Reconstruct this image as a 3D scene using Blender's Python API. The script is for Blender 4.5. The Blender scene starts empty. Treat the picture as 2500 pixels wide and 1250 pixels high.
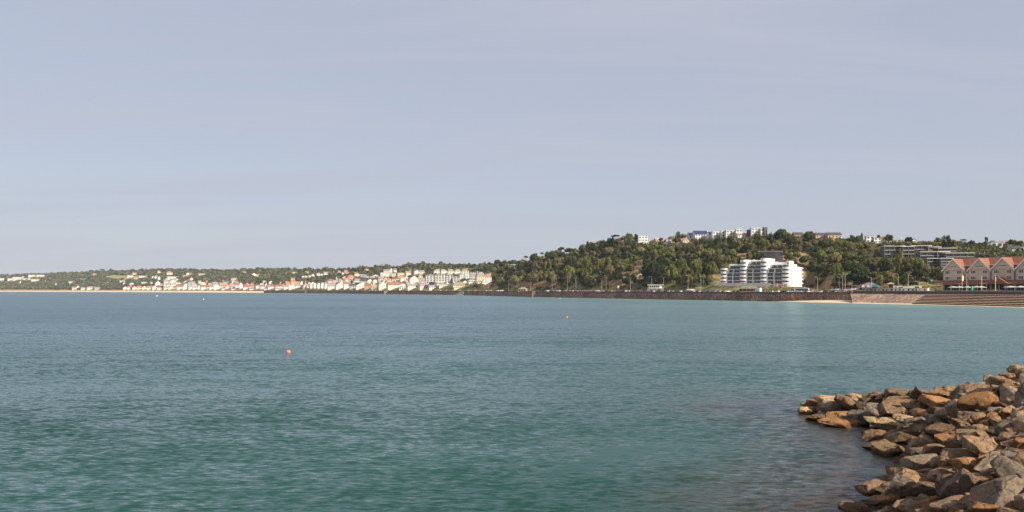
HAZE = 3.2e-5; SUN_E = 5.0; SKY_S = .085; VEIL0 = .74; VEIL1 = 1.0; VEILC = (.325, .343, .405); EXPO = .65
import bpy, bmesh, math, random
import numpy as np
from mathutils import Vector, Matrix, noise
from mathutils.bvhtree import BVHTree
S = bpy.context.scene
C = S.collection
R = random.Random(7)
F = 2000.0; HZ = 708.0; CH = 9.0          # focal length (photo px), horizon row, eye height
def interp(tab, x, k=1):
    if x <= tab[0][0]: return tab[0][k]
    for a, b in zip(tab, tab[1:]):
        if x <= b[0]:
            t = (x-a[0])/(b[0]-a[0]); return a[k]+(b[k]-a[k])*t
    return tab[-1][k]
def W(px, py, Y): return Vector(((px-1250)/F*Y, Y, CH-(py-HZ)/F*Y))
def topx(x, y): return 1250+F*x/y
def topy(z, y): return HZ+F*(CH-z)/y
def sm(a, b, x):
    t = min(1, max(0, (x-a)/(b-a))); return t*t*(3-2*t)

# ---------------------------------------------------------------- materials
def nodes(m):
    m.use_nodes = True; nt = m.node_tree; nt.nodes.clear()
    return nt, nt.nodes.new, nt.links.new
MATS = {}
def mat(name, col, rough=.8, var=.15, scale=1.0, bump=0, col2=None, spec=.3, metal=0):
    if name in MATS: return MATS[name]
    m = bpy.data.materials.new(name); nt, N, L = nodes(m)
    out = N('ShaderNodeOutputMaterial'); b = N('ShaderNodeBsdfPrincipled'); L(b.outputs[0], out.inputs[0])
    b.inputs['Roughness'].default_value = rough; b.inputs['Specular IOR Level'].default_value = spec
    b.inputs['Metallic'].default_value = metal
    g = N('ShaderNodeNewGeometry'); n = N('ShaderNodeTexNoise'); n.inputs['Scale'].default_value = scale
    n.inputs['Detail'].default_value = 6; n.inputs['Roughness'].default_value = .65
    L(g.outputs['Position'], n.inputs['Vector'])
    r = N('ShaderNodeValToRGB'); L(n.outputs[0], r.inputs[0])
    c2 = col2 or [c*(1-var*1.6) for c in col]
    r.color_ramp.elements[0].position = .35; r.color_ramp.elements[1].position = .62
    r.color_ramp.elements[0].color = (*c2, 1); r.color_ramp.elements[1].color = (*[min(1, c*(1+var*.5)) for c in col], 1)
    L(r.outputs[0], b.inputs['Base Color'])
    if bump:
        bp = N('ShaderNodeBump'); bp.inputs['Distance'].default_value = bump; L(n.outputs[0], bp.inputs['Height']); L(bp.outputs[0], b.inputs['Normal'])
    MATS[name] = m; return m

def glass(name, col=(.03, .04, .05), rough=.12):
    m = mat(name, col, rough, .3, .4, spec=.8); return m

def foliage_mat():
    m = bpy.data.materials.new('foliage'); nt, N, L = nodes(m)
    out = N('ShaderNodeOutputMaterial'); oi = N('ShaderNodeObjectInfo'); g = N('ShaderNodeNewGeometry')
    n = N('ShaderNodeTexNoise'); n.inputs['Scale'].default_value = .35; n.inputs['Detail'].default_value = 5; L(g.outputs['Position'], n.inputs['Vector'])
    mr = N('ShaderNodeMapRange'); mr.inputs[1].default_value = .3; mr.inputs[2].default_value = .7; mr.inputs[3].default_value = .55; mr.inputs[4].default_value = 1.5
    L(n.outputs[0], mr.inputs[0])
    sc = N('ShaderNodeVectorMath'); sc.operation = 'SCALE'; L(oi.outputs['Color'], sc.inputs[0]); L(mr.outputs[0], sc.inputs['Scale'])
    hs = N('ShaderNodeHueSaturation'); L(sc.outputs[0], hs.inputs['Color'])
    mh = N('ShaderNodeMapRange'); mh.inputs[3].default_value = .485; mh.inputs[4].default_value = .52; L(g.outputs['Random Per Island'], mh.inputs[0]); L(mh.outputs[0], hs.inputs['Hue'])
    mv = N('ShaderNodeMapRange'); mv.inputs[3].default_value = .7; mv.inputs[4].default_value = 1.35; L(g.outputs['Random Per Island'], mv.inputs[0]); L(mv.outputs[0], hs.inputs['Value'])
    d = N('ShaderNodeBsdfDiffuse'); t = N('ShaderNodeBsdfTranslucent'); L(hs.outputs[0], d.inputs[0]); L(hs.outputs[0], t.inputs[0])
    mx = N('ShaderNodeMixShader'); mx.inputs[0].default_value = .25; L(d.outputs[0], mx.inputs[1]); L(t.outputs[0], mx.inputs[2]); L(mx.outputs[0], out.inputs[0])
    return m
FOL = foliage_mat()
def farfoliage_mat():
    m = bpy.data.materials.new('woodland_foliage'); nt, N, L = nodes(m)
    out = N('ShaderNodeOutputMaterial'); g = N('ShaderNodeNewGeometry')
    n = N('ShaderNodeTexNoise'); n.inputs['Scale'].default_value = .045; n.inputs['Detail'].default_value = 4; L(g.outputs['Position'], n.inputs['Vector'])
    r = N('ShaderNodeValToRGB'); L(n.outputs[0], r.inputs[0]); e = r.color_ramp.elements
    e[0].position = .3; e[0].color = (.034, .045, .022, 1); e[1].position = .72; e[1].color = (.17, .15, .072, 1)
    x = e.new(.5); x.color = (.08, .086, .041, 1)
    hs = N('ShaderNodeHueSaturation'); L(r.outputs[0], hs.inputs['Color'])
    mv = N('ShaderNodeMapRange'); mv.inputs[3].default_value = .65; mv.inputs[4].default_value = 1.4; L(g.outputs['Random Per Island'], mv.inputs[0]); L(mv.outputs[0], hs.inputs['Value'])
    d = N('ShaderNodeBsdfDiffuse'); L(hs.outputs[0], d.inputs[0]); L(d.outputs[0], out.inputs[0])
    return m
FARFOL = farfoliage_mat()
BARK = mat('bark', (.13, .09, .06), .9, .3, 2)

def stone_wall_mat(name, a, b, c, scale=1.1, mort=(.05, .04, .035)):
    m = bpy.data.materials.new(name); nt, N, L = nodes(m)
    out = N('ShaderNodeOutputMaterial'); p = N('ShaderNodeBsdfPrincipled'); L(p.outputs[0], out.inputs[0]); p.inputs['Roughness'].default_value = .9
    g = N('ShaderNodeNewGeometry'); v = N('ShaderNodeTexVoronoi'); v.inputs['Scale'].default_value = scale; v.inputs['Randomness'].default_value = .9
    L(g.outputs['Position'], v.inputs['Vector'])
    sep = N('ShaderNodeSeparateColor'); L(v.outputs['Color'], sep.inputs[0])
    r = N('ShaderNodeValToRGB'); L(sep.outputs[0], r.inputs[0]); e = r.color_ramp.elements
    e[0].color = (*a, 1); e[1].color = (*c, 1); x = e.new(.55); x.color = (*b, 1)
    n = N('ShaderNodeTexNoise'); n.inputs['Scale'].default_value = .05; n.inputs['Detail'].default_value = 5; L(g.outputs['Position'], n.inputs['Vector'])
    mr = N('ShaderNodeMapRange'); mr.inputs[1].default_value = .3; mr.inputs[2].default_value = .7; mr.inputs[3].default_value = .6; mr.inputs[4].default_value = 1.35; L(n.outputs[0], mr.inputs[0])
    sc = N('ShaderNodeVectorMath'); sc.operation = 'SCALE'; L(r.outputs[0], sc.inputs[0]); L(mr.outputs[0], sc.inputs['Scale'])
    v2 = N('ShaderNodeTexVoronoi'); v2.feature = 'DISTANCE_TO_EDGE'; v2.inputs['Scale'].default_value = scale; v2.inputs['Randomness'].default_value = .9; L(g.outputs['Position'], v2.inputs['Vector'])
    st = N('ShaderNodeMapRange'); st.inputs[1].default_value = .02; st.inputs[2].default_value = .09; L(v2.outputs['Distance'], st.inputs[0])
    mx = N('ShaderNodeMix'); mx.data_type = 'RGBA'; L(st.outputs[0], mx.inputs[0]); mx.inputs[6].default_value = (*mort, 1); L(sc.outputs[0], mx.inputs[7])
    L(mx.outputs[2], p.inputs['Base Color'])
    bp = N('ShaderNodeBump'); bp.inputs['Distance'].default_value = .25; L(st.outputs[0], bp.inputs['Height']); L(bp.outputs[0], p.inputs['Normal'])
    return m
M_WALL = stone_wall_mat('granite_wall', (.2, .088, .058), (.38, .19, .125), (.62, .42, .3), 1.0)
M_REVET = stone_wall_mat('granite_revetment', (.26, .16, .105), (.38, .24, .16), (.56, .41, .29), .7, (.13, .08, .05))
M_CLIFF = mat('rock_face', (.36, .2, .14), .95, .3, .22, bump=1.2, col2=(.13, .085, .05))

def hillside_mat():
    m = bpy.data.materials.new('hillside'); nt, N, L = nodes(m)
    out = N('ShaderNodeOutputMaterial'); p = N('ShaderNodeBsdfPrincipled'); L(p.outputs[0], out.inputs[0]); p.inputs['Roughness'].default_value = .95
    p.inputs['Specular IOR Level'].default_value = .1
    g = N('ShaderNodeNewGeometry')
    def noi(s, d=5):
        n = N('ShaderNodeTexNoise'); n.inputs['Scale'].default_value = s; n.inputs['Detail'].default_value = d; n.inputs['Roughness'].default_value = .6; L(g.outputs['Position'], n.inputs['Vector']); return n
    n1 = noi(.02); n2 = noi(.3)
    r = N('ShaderNodeValToRGB'); L(n1.outputs[0], r.inputs[0]); e = r.color_ramp.elements
    e[0].position = .38; e[0].color = (.075, .08, .03, 1); e[1].position = .62; e[1].color = (.27, .18, .08, 1)
    x = e.new(.5); x.color = (.17, .15, .06, 1)
    af = N('ShaderNodeAttribute'); af.attribute_name = 'field'; mfd = N('ShaderNodeMix'); mfd.data_type = 'RGBA'; L(af.outputs['Fac'], mfd.inputs[0]); L(r.outputs[0], mfd.inputs[6]); mfd.inputs[7].default_value = (.3, .26, .12, 1)
    at = N('ShaderNodeAttribute'); at.attribute_name = 'soil'
    mx = N('ShaderNodeMix'); mx.data_type = 'RGBA'; sm_ = N('ShaderNodeMapRange'); sm_.inputs[1].default_value = .42; sm_.inputs[2].default_value = .56; L(noi(.09, 6).outputs[0], sm_.inputs[0]); sf = N('ShaderNodeMath'); sf.operation = 'MULTIPLY'; L(at.outputs['Fac'], sf.inputs[0]); L(sm_.outputs[0], sf.inputs[1]); L(sf.outputs[0], mx.inputs[0]); L(mfd.outputs[2], mx.inputs[6]); mx.inputs[7].default_value = (.31, .175, .105, 1)
    mr = N('ShaderNodeMapRange'); mr.inputs[1].default_value = .25; mr.inputs[2].default_value = .75; mr.inputs[3].default_value = .4; mr.inputs[4].default_value = 1.45; L(n2.outputs[0], mr.inputs[0])
    sc = N('ShaderNodeVectorMath'); sc.operation = 'SCALE'; L(mx.outputs[2], sc.inputs[0]); L(mr.outputs[0], sc.inputs['Scale'])
    L(sc.outputs[0], p.inputs['Base Color'])
    return m
M_HILL = hillside_mat()

def rock_mat():
    m = bpy.data.materials.new('boulder_granite'); nt, N, L = nodes(m)
    out = N('ShaderNodeOutputMaterial'); p = N('ShaderNodeBsdfPrincipled'); L(p.outputs[0], out.inputs[0])
    oi = N('ShaderNodeObjectInfo'); g = N('ShaderNodeNewGeometry')
    tc = N('ShaderNodeTexCoord')
    off = N('ShaderNodeVectorMath'); off.operation = 'ADD'; L(tc.outputs['Object'], off.inputs[0])
    rs = N('ShaderNodeMath'); rs.operation = 'MULTIPLY'; rs.inputs[1].default_value = 50; L(oi.outputs['Random'], rs.inputs[0]); L(rs.outputs[0], off.inputs[1])
    def noi(s, d=6, ro=.65):
        n = N('ShaderNodeTexNoise'); n.inputs['Scale'].default_value = s; n.inputs['Detail'].default_value = d; n.inputs['Roughness'].default_value = ro; L(off.outputs[0], n.inputs['Vector']); return n
    nb = noi(1.1, 5); nm = noi(5, 8, .75); nf = noi(32, 4, .7)
    # iron staining: patches of orange over the object's own stone colour
    ra = N('ShaderNodeValToRGB'); L(nb.outputs[0], ra.inputs[0]); ra.color_ramp.elements[0].position = .47; ra.color_ramp.elements[1].position = .66
    mx = N('ShaderNodeMix'); mx.data_type = 'RGBA'; mf = N('ShaderNodeMath'); mf.operation = 'MULTIPLY'; mf.inputs[1].default_value = .55; L(ra.outputs[0], mf.inputs[0]); L(mf.outputs[0], mx.inputs[0])
    L(oi.outputs['Color'], mx.inputs[6]); mx.inputs[7].default_value = (.36, .175, .062, 1)
    rb = N('ShaderNodeMapRange'); rb.inputs[1].default_value = .3; rb.inputs[2].default_value = .7; rb.inputs[3].default_value = .48; rb.inputs[4].default_value = 1.4; L(nm.outputs[0], rb.inputs[0])
    rf = N('ShaderNodeMapRange'); rf.inputs[1].default_value = .3; rf.inputs[2].default_value = .7; rf.inputs[3].default_value = .72; rf.inputs[4].default_value = 1.3; L(nf.outputs[0], rf.inputs[0])
    mm = N('ShaderNodeMath'); mm.operation = 'MULTIPLY'; L(rb.outputs[0], mm.inputs[0]); L(rf.outputs[0], mm.inputs[1])
    sc = N('ShaderNodeVectorMath'); sc.operation = 'SCALE'; L(mx.outputs[2], sc.inputs[0]); L(mm.outputs[0], sc.inputs['Scale'])
    # hairline cracks and bedding joints
    cv = N('ShaderNodeTexVoronoi'); cv.feature = 'DISTANCE_TO_EDGE'; cv.inputs['Scale'].default_value = 1.1; cw = N('ShaderNodeVectorMath'); cw.operation = 'ADD'; ck = N('ShaderNodeVectorMath'); ck.operation = 'SCALE'; ck.inputs['Scale'].default_value = .5; L(nb.outputs['Color'], ck.inputs[0]); L(off.outputs[0], cw.inputs[0]); L(ck.outputs[0], cw.inputs[1]); L(cw.outputs[0], cv.inputs['Vector'])
    cr_ = N('ShaderNodeMapRange'); cr_.inputs[1].default_value = .0; cr_.inputs[2].default_value = .035; cr_.inputs[3].default_value = .35; L(cv.outputs['Distance'], cr_.inputs[0])
    sc2 = N('ShaderNodeVectorMath'); sc2.operation = 'SCALE'; L(sc.outputs[0], sc2.inputs[0]); L(cr_.outputs[0], sc2.inputs['Scale']); sc = sc2
    # pale lichen specks
    rl = N('ShaderNodeValToRGB'); L(noi(9, 5, .8).outputs[0], rl.inputs[0]); rl.color_ramp.elements[0].position = .64; rl.color_ramp.elements[1].position = .7
    ml = N('ShaderNodeMix'); ml.data_type = 'RGBA'; fl = N('ShaderNodeMath'); fl.operation = 'MULTIPLY'; fl.inputs[1].default_value = .6; L(rl.outputs[0], fl.inputs[0]); L(fl.outputs[0], ml.inputs[0])
    L(sc.outputs[0], ml.inputs[6]); ml.inputs[7].default_value = (.5, .42, .33, 1)
    # wet, weed-stained tide band
    sp = N('ShaderNodeSeparateXYZ'); L(g.outputs['Position'], sp.inputs[0])
    zw = N('ShaderNodeMath'); zw.operation = 'MULTIPLY_ADD'; zw.inputs[1].default_value = .5; L(nm.outputs[0], zw.inputs[0]); L(sp.outputs['Z'], zw.inputs[2])
    wet = N('ShaderNodeMapRange'); wet.inputs[1].default_value = .62; wet.inputs[2].default_value = .38; L(zw.outputs[0], wet.inputs[0])
    wm = N('ShaderNodeMix'); wm.data_type = 'RGBA'; wm.blend_type = 'MULTIPLY'; L(wet.outputs[0], wm.inputs[0]); L(ml.outputs[2], wm.inputs[6]); wm.inputs[7].default_value = (.55, .4, .25, 1)
    L(wm.outputs[2], p.inputs['Base Color'])
    ro = N('ShaderNodeMapRange'); ro.inputs[3].default_value = .85; ro.inputs[4].default_value = .4; L(wet.outputs[0], ro.inputs[0]); L(ro.outputs[0], p.inputs['Roughness'])
    p.inputs['Specular IOR Level'].default_value = .3
    ad = N('ShaderNodeMath'); ad.operation = 'MULTIPLY_ADD'; ad.inputs[1].default_value = .25; L(nf.outputs[0], ad.inputs[0]); L(nm.outputs[0], ad.inputs[2])
    bp = N('ShaderNodeBump'); bp.inputs['Distance'].default_value = .24; bp.inputs['Strength'].default_value = .9; L(ad.outputs[0], bp.inputs['Height']); L(bp.outputs[0], p.inputs['Normal'])
    return m
M_ROCK = rock_mat()

WALLC = dict(W=(.72, .7, .655), C=(.74, .68, .57), Y=(.72, .62, .38), P=(.68, .5, .42), G=(.42, .42, .42), T=(.5, .38, .27), R=(.5, .2, .12), D=(.06, .06, .07))
WALLN = dict(W='white', C='cream', Y='yellow', P='pink', G='grey', T='tan', R='red brick', D='dark')
ROOFC = dict(o=(.42, .18, .095), r=(.26, .12, .085), g=(.26, .24, .23), d=(.07, .065, .07), w=(.7, .68, .64), n=(.26, .26, .19), b=(.03, .035, .12), t=(.4, .3, .22))
ROOFN = dict(o='orange tiled', r='red-brown', g='grey slate', d='dark slate', w='flat white', n='green-grey', b='navy solar-panel', t='tan tiled')
for k, c in WALLC.items(): mat('render_'+WALLN[k].replace(' ', '_'), c, .85, .08, .3)
for k, c in ROOFC.items(): mat('roof_'+ROOFN[k].replace(' ', '_').replace('-', '_'), c, .75, .18, .5)
def WM(k): return MATS['render_'+WALLN[k].replace(' ', '_')]
def RM(k): return MATS['roof_'+ROOFN[k].replace(' ', '_').replace('-', '_')]
M_PANE = glass('window_glass'); M_GREENGLASS = glass('balcony_glass', (.03, .042, .042), .25); M_WHITE = WM('W')
M_METAL = mat('galvanised_metal', (.45, .45, .43), .5, .1, 1, metal=.3); M_DARK = mat('dark_metal', (.03, .03, .035), .5)
M_SAND = mat('sand', (.62, .46, .3), .95, .12, .2); M_ASPH = mat('asphalt', (.09, .085, .085), .9, .2, .4)
M_PAVE = mat('paving', (.4, .3, .23), .9, .15, .5); M_CONC = mat('concrete', (.45, .4, .36), .85, .2, .6)
M_STEP = mat('step_concrete', (.52, .35, .24), .9, .25, .5); M_RUBBER = mat('tyre_rubber', (.02, .02, .02), .9)

# ---------------------------------------------------------------- mesh helpers
class MB:
    def __init__(s): s.v = []; s.f = []
    def box(s, x0, x1, y0, y1, z0, z1):
        n = len(s.v)
        s.v += [(x0,y0,z0),(x1,y0,z0),(x1,y1,z0),(x0,y1,z0),(x0,y0,z1),(x1,y0,z1),(x1,y1,z1),(x0,y1,z1)]
        s.f += [tuple(n+i for i in q) for q in ((0,3,2,1),(4,5,6,7),(0,1,5,4),(1,2,6,5),(2,3,7,6),(3,0,4,7))]; return s
    def prism(s, pts, y0, y1):                       # pts = (x,z) polygon, extruded along y
        n = len(s.v); k = len(pts)
        s.v += [(x, y0, z) for x, z in pts]+[(x, y1, z) for x, z in pts]
        s.f += [tuple(n+i for i in range(k)), tuple(n+k+i for i in reversed(range(k)))]
        s.f += [(n+i, n+k+i, n+k+(i+1) % k, n+(i+1) % k) for i in range(k)]; return s
    def plan(s, pts, z0, z1):                        # pts = (x,y) polygon, extruded up
        n = len(s.v); k = len(pts)
        s.v += [(x, y, z0) for x, y in pts]+[(x, y, z1) for x, y in pts]
        s.f += [tuple(n+i for i in reversed(range(k))), tuple(n+k+i for i in range(k))]
        s.f += [(n+i, n+(i+1) % k, n+k+(i+1) % k, n+k+i) for i in range(k)]; return s
    def tube(s, a, b, ra, rb, k=8):
        a, b = Vector(a), Vector(b); d = (b-a).normalized()
        u = d.orthogonal().normalized(); w = d.cross(u); n = len(s.v)
        for p, r in ((a, ra), (b, rb)):
            s.v += [tuple(p+(u*math.cos(t)+w*math.sin(t))*r) for t in [2*math.pi*i/k for i in range(k)]]
        s.f += [(n+i, n+(i+1) % k, n+k+(i+1) % k, n+k+i) for i in range(k)]
        s.f += [tuple(n+i for i in reversed(range(k))), tuple(n+k+i for i in range(k))]; return s
    def lathe(s, prof, k=12, c=(0, 0)):
        n = len(s.v)
        for r, z in prof: s.v += [(c[0]+r*math.cos(2*math.pi*i/k), c[1]+r*math.sin(2*math.pi*i/k), z) for i in range(k)]
        for j in range(len(prof)-1): s.f += [(n+j*k+i, n+j*k+(i+1) % k, n+(j+1)*k+(i+1) % k, n+(j+1)*k+i) for i in range(k)]
        s.f += [tuple(n+i for i in reversed(range(k))), tuple(n+(len(prof)-1)*k+i for i in range(k))]; return s
    def mesh(s, name, m=None, smooth=False):
        me = bpy.data.meshes.new(name); me.from_pydata([tuple(p) for p in s.v], [], s.f)
        if m: me.materials.append(m)
        if smooth: me.polygons.foreach_set('use_smooth', [True]*len(me.polygons))
        me.update(); return me
    def build(s, name, m, parent=None, smooth=False): return link(name, s.mesh(name, m, smooth), parent)
def link(name, me, parent=None, loc=None):
    o = bpy.data.objects.new(name, me); C.objects.link(o)
    if parent: o.parent = parent
    if loc: o.location = loc
    return o
def tag(o, label=None, cat=None, group=None, kind=None):
    if label: o['label'] = label
    if cat: o['category'] = cat
    if group: o['group'] = group
    if kind: o['kind'] = kind
    return o
def thing(name, loc, rz=0, label=None, cat=None, group=None):
    o = bpy.data.objects.new(name, None); C.objects.link(o); o.location = loc; o.rotation_euler = (0, 0, rz)
    return tag(o, label, cat, group)
ORD = ['first','second','third','fourth','fifth','sixth','seventh','eighth','ninth','tenth','eleventh','twelfth','thirteenth','fourteenth','fifteenth','sixteenth','seventeenth','eighteenth','nineteenth','twentieth']
def ordn(i):
    if i < 20: return ORD[i]
    n = i+1; sfx = 'th' if 10 <= n % 100 <= 20 else {1: 'st', 2: 'nd', 3: 'rd'}.get(n % 10, 'th')
    return '%d%s' % (n, sfx)
QUEUE = []
def queue(o, art, desc, noun, zone, suffix='', plural=None):
    QUEUE.append((o, art, desc, noun, zone, suffix, plural or noun+'s'))
def flush_labels():
    d = {}
    for q in QUEUE: d.setdefault(q[2:6], []).append(q)
    for key, qs in d.items():
        qs.sort(key=lambda q: topx(q[0].location.x, q[0].location.y))
        for i, (o, art, desc, noun, zone, suf, pl) in enumerate(qs):
            if len(qs) == 1: o['label'] = f'{desc} {noun} {suf} {zone}'.replace('  ', ' ')
            elif i == 0: o['label'] = f'leftmost {desc} {noun} {suf} {zone}'.replace('  ', ' ')
            elif i == len(qs)-1: o['label'] = f'rightmost {desc} {noun} {suf} {zone}'.replace('  ', ' ')
            else: o['label'] = f'{ordn(i)} from left of {desc} {pl} {suf} {zone}'.replace('  ', ' ')

# ---------------------------------------------------------------- coast tables: px, waterline Y, wall Y, foot of slope Y, foot z, crest Y, crest row, power
T = [(-900, 7500, 7600, 7700, 8, 9500, 690, 1), (-300, 5500, 5600, 5680, 8, 7000, 680, 1), (0, 4500, 4600, 4670, 8, 5600, 677, 1), (200, 3900, 3990, 4060, 8, 4900, 670, 1), (400, 3270, 3370, 3440, 8, 4300, 663, 1),
 (560, 2820, 2920, 2990, 8, 4000, 666, .9), (640, 2620, 2650, 2760, 8, 3800, 663, .9), (700, 2465, 2470, 2620, 8, 3500, 663, .9), (820, 2150, 2153, 2300, 8, 3100, 665, .9), (950, 1800, 1803, 1950, 8, 2650, 656, .9),
 (1050, 1600, 1602, 1750, 8, 2400, 651, .8), (1150, 1385, 1387, 1520, 8, 2100, 653, .8), (1215, 1230, 1232, 1320, 8, 1750, 650, .9), (1260, 1130, 1132, 1195, 8, 1450, 650, 1), (1300, 1060, 1062, 1118, 8, 1330, 634, 1),
 (1350, 1010, 1012, 1065, 8, 1280, 626, .95), (1400, 960, 962, 1012, 8, 1240, 619, .95), (1450, 915, 917, 968, 8, 1200, 602, .9), (1500, 872, 874, 920, 8, 1150, 592, .9), (1550, 835, 837, 880, 8, 1110, 590, .9),
 (1600, 800, 802, 845, 8, 1080, 590, .9), (1700, 742, 744, 790, 9, 1040, 584, .85), (1752, 716, 718, 800, 12.5, 1020, 583, .8), (1800, 692, 694, 822, 12.2, 1000, 582, .6), (1870, 657, 659, 812, 12, 980, 578, .55),
 (1930, 626, 638, 800, 12, 960, 577, .55), (1975, 600, 624, 790, 12, 945, 580, .7), (2040, 575, 602, 690, 9, 925, 584, .85), (2075, 557, 590, 680, 9, 910, 586, .85), (2140, 535, 562, 650, 12, 900, 592, .85), (2250, 500, 527, 625, 14, 860, 594, .85),
 (2400, 450, 477, 620, 13, 810, 598, .85), (2500, 420, 447, 620, 10, 790, 600, .85), (2700, 375, 402, 600, 10, 780, 604, .85), (3600, 290, 317, 560, 10, 760, 610, .85)]
def tb(px): return [interp(T, px, k) for k in range(1, 8)]
def prom(px): return 7.2 + .9*sm(2060, 2150, px)
def gz_py(px, Y):
    sh, wl, ft, fz, cr, cp, pw = tb(px)
    if Y < wl: return -1
    zc = CH-(cp-HZ)/F*cr
    if Y < ft: 
        t = (Y-wl)/(ft-wl); 
        q = sm(1690, 1740, px)*(1-sm(1955, 1985, px))
        return prom(px)+(fz-prom(px))*(sm(.45, 1, t)*(1-q)+sm(.2, .46, t)*q)
    if Y < cr:
        t = (Y-ft)/(cr-ft); n = noise.noise(Vector(((px-1250)/F*Y*.012, Y*.012, 3)))*5*math.sin(min(1, t*1.6)*math.pi)*min(1, Y/1500)
        return fz+(zc-fz)*(t**pw)*(1-.0*t)+n*.5*(1 if t < .9 else (1-t)*10)
    return zc-(Y-cr)*.03
def gz(x, y): return gz_py(topx(x, y), y)
def hit(px, py):
    k = round(px/2)*2
    if k not in HITC:
        sh, wl, ft, fz, cr, cp, pw = tb(k); n = 240; ys = [wl+(cr-wl)*i/n for i in range(n+1)]; mn = 1e9; out = []
        for Y in ys: mn = min(mn, topy(gz_py(k, Y), Y)); out.append(mn)
        HITC[k] = (ys, out)
    ys, out = HITC[k]; lo, hi = 0, len(ys)-1
    if out[-1] > py: return ys[-1]
    while lo < hi:
        m = (lo+hi)//2
        if out[m] <= py: hi = m
        else: lo = m+1
    return ys[lo]
HITC = {}

# ---------------------------------------------------------------- terrain
SOIL = [(1560, 655, 16, 26), (1530, 668, 30, 8), (1670, 674, 16, 9), (1740, 682, 26, 10), (1825, 604, 20, 9), (1812, 625, 18, 8), (1910, 630, 50, 16), (1960, 650, 30, 34), (1985, 672, 24, 22), (1500, 690, 60, 7), (1370, 650, 8, 6), (1300, 694, 60, 7), (1195, 697, 26, 6), (2020, 690, 20, 10), (1850, 607, 16, 8)]
def soil(px, py):
    s = 0
    for cx, cy, a, b in SOIL:
        d = ((px-cx)/a)**2+((py-cy)/b)**2
        s = max(s, 1-sm(.6, 1.3, d))
    return s
def grid_obj(name, rows, m, attr=None, smooth=True, kind='structure'):
    nr, nc = len(rows), len(rows[0])
    v = [p for r in rows for p in r]
    f = [(i*nc+j, i*nc+j+1, (i+1)*nc+j+1, (i+1)*nc+j) for i in range(nr-1) for j in range(nc-1)]
    me = bpy.data.meshes.new(name); me.from_pydata(v, [], f); me.materials.append(m)
    if smooth: me.polygons.foreach_set('use_smooth', [True]*len(f))
    for k, vals in (attr or {}).items():
        a = me.attributes.new(k, 'FLOAT', 'POINT'); a.data.foreach_set('value', vals)
    me.update(); o = link(name, me)
    if kind: o['kind'] = kind
    return o
PXS = list(range(-880, 3500, 9))
rows = []; so = []; fd = []
FLD = [(290, 678, 44, 7), (335, 677, 27, 4), (205, 683, 22, 4), (355, 681, 22, 3.5), (120, 680, 18, 3.5), (1010, 661, 25, 3), (1120, 657, 45, 3), (1035, 672, 12, 2.5)]
NT = 70
for i in range(NT+14):
    r = []
    for px in PXS:
        sh, wl, ft, fz, cr, cp, pw = tb(px)
        if i <= 8: Y = wl+1.2+(ft-wl-1.2)*i/8
        elif i <= NT: Y = ft+(cr-ft)*((i-8)/(NT-8))
        else: Y = cr+(i-NT)*60
        z = gz_py(px, Y)
        if i == 0: z = prom(px)
        r.append(((px-1250)/F*Y, Y, z)); so.append(soil(px, topy(z, Y))); fd.append(max([0]+[1 for a, b, c, d in FLD if ((px-a)/c)**2+((topy(z, Y)-b)/d)**2 < 1]))
    rows.append(r)
rows.insert(0, [(x-0, y, -3) for x, y, z in rows[0]]); so = so[:len(PXS)]+so; fd = fd[:len(PXS)]+fd
grid_obj('hillside', rows, M_HILL, {'soil': so, 'field': fd})
def strip(name, px0, px1, f0, f1, z0, z1, m, step=6, n=3, kind='structure'):
    rows = []
    for i in range(n+1):
        r = []
        for px in np.arange(px0, px1+.1, step):
            a, b = f0(px), f1(px); Y = a+(b-a)*i/n; za = z0(px) if callable(z0) else z0; zb = z1(px) if callable(z1) else z1
            r.append(((px-1250)/F*Y, Y, za+(zb-za)*i/n))
        rows.append(r)
    return grid_obj(name, rows, m, kind=kind)
sh = lambda p: tb(p)[0]; wl = lambda p: tb(p)[1]; ftf = lambda p: tb(p)[2]
strip('promenade', 640, 3490, lambda p: wl(p)+1, lambda p: wl(p)+14+max(0, 20*sm(2080, 2180, p)), lambda p: prom(p)+.05, lambda p: prom(p)+.05, M_PAVE)
strip('road', 700, 3490, lambda p: wl(p)+15+20*sm(2080, 2180, p), lambda p: wl(p)+23+20*sm(2080, 2180, p), lambda p: prom(p)+.03, lambda p: prom(p)+.03, M_ASPH)
# beaches
strip('far_beach', -880, 646, lambda p: sh(p)-30, lambda p: wl(p)+2, -1.2, 6.6, M_SAND, n=6)
bsh = [(1880, 0), (1900, 2), (1960, 10), (2040, 20), (2100, 22)]
strip('near_beach', 1884, 2110, lambda p: sh(p)-6, lambda p: wl(p)+1, -.6, lambda p: .4+1.5*sm(1880, 2040, p), M_SAND, n=5)
strip('shore_sand', 2080, 3490, lambda p: sh(p)-6, lambda p: sh(p)+8, -.6, .75, M_SAND, n=3)
strip('slipway_sand', 1094, 1133, lambda p: sh(p)-14, lambda p: sh(p)+1.5, -.3, lambda p: .3+6.4*sm(1100, 1131, p)**1.6, M_SAND, step=3)

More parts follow.
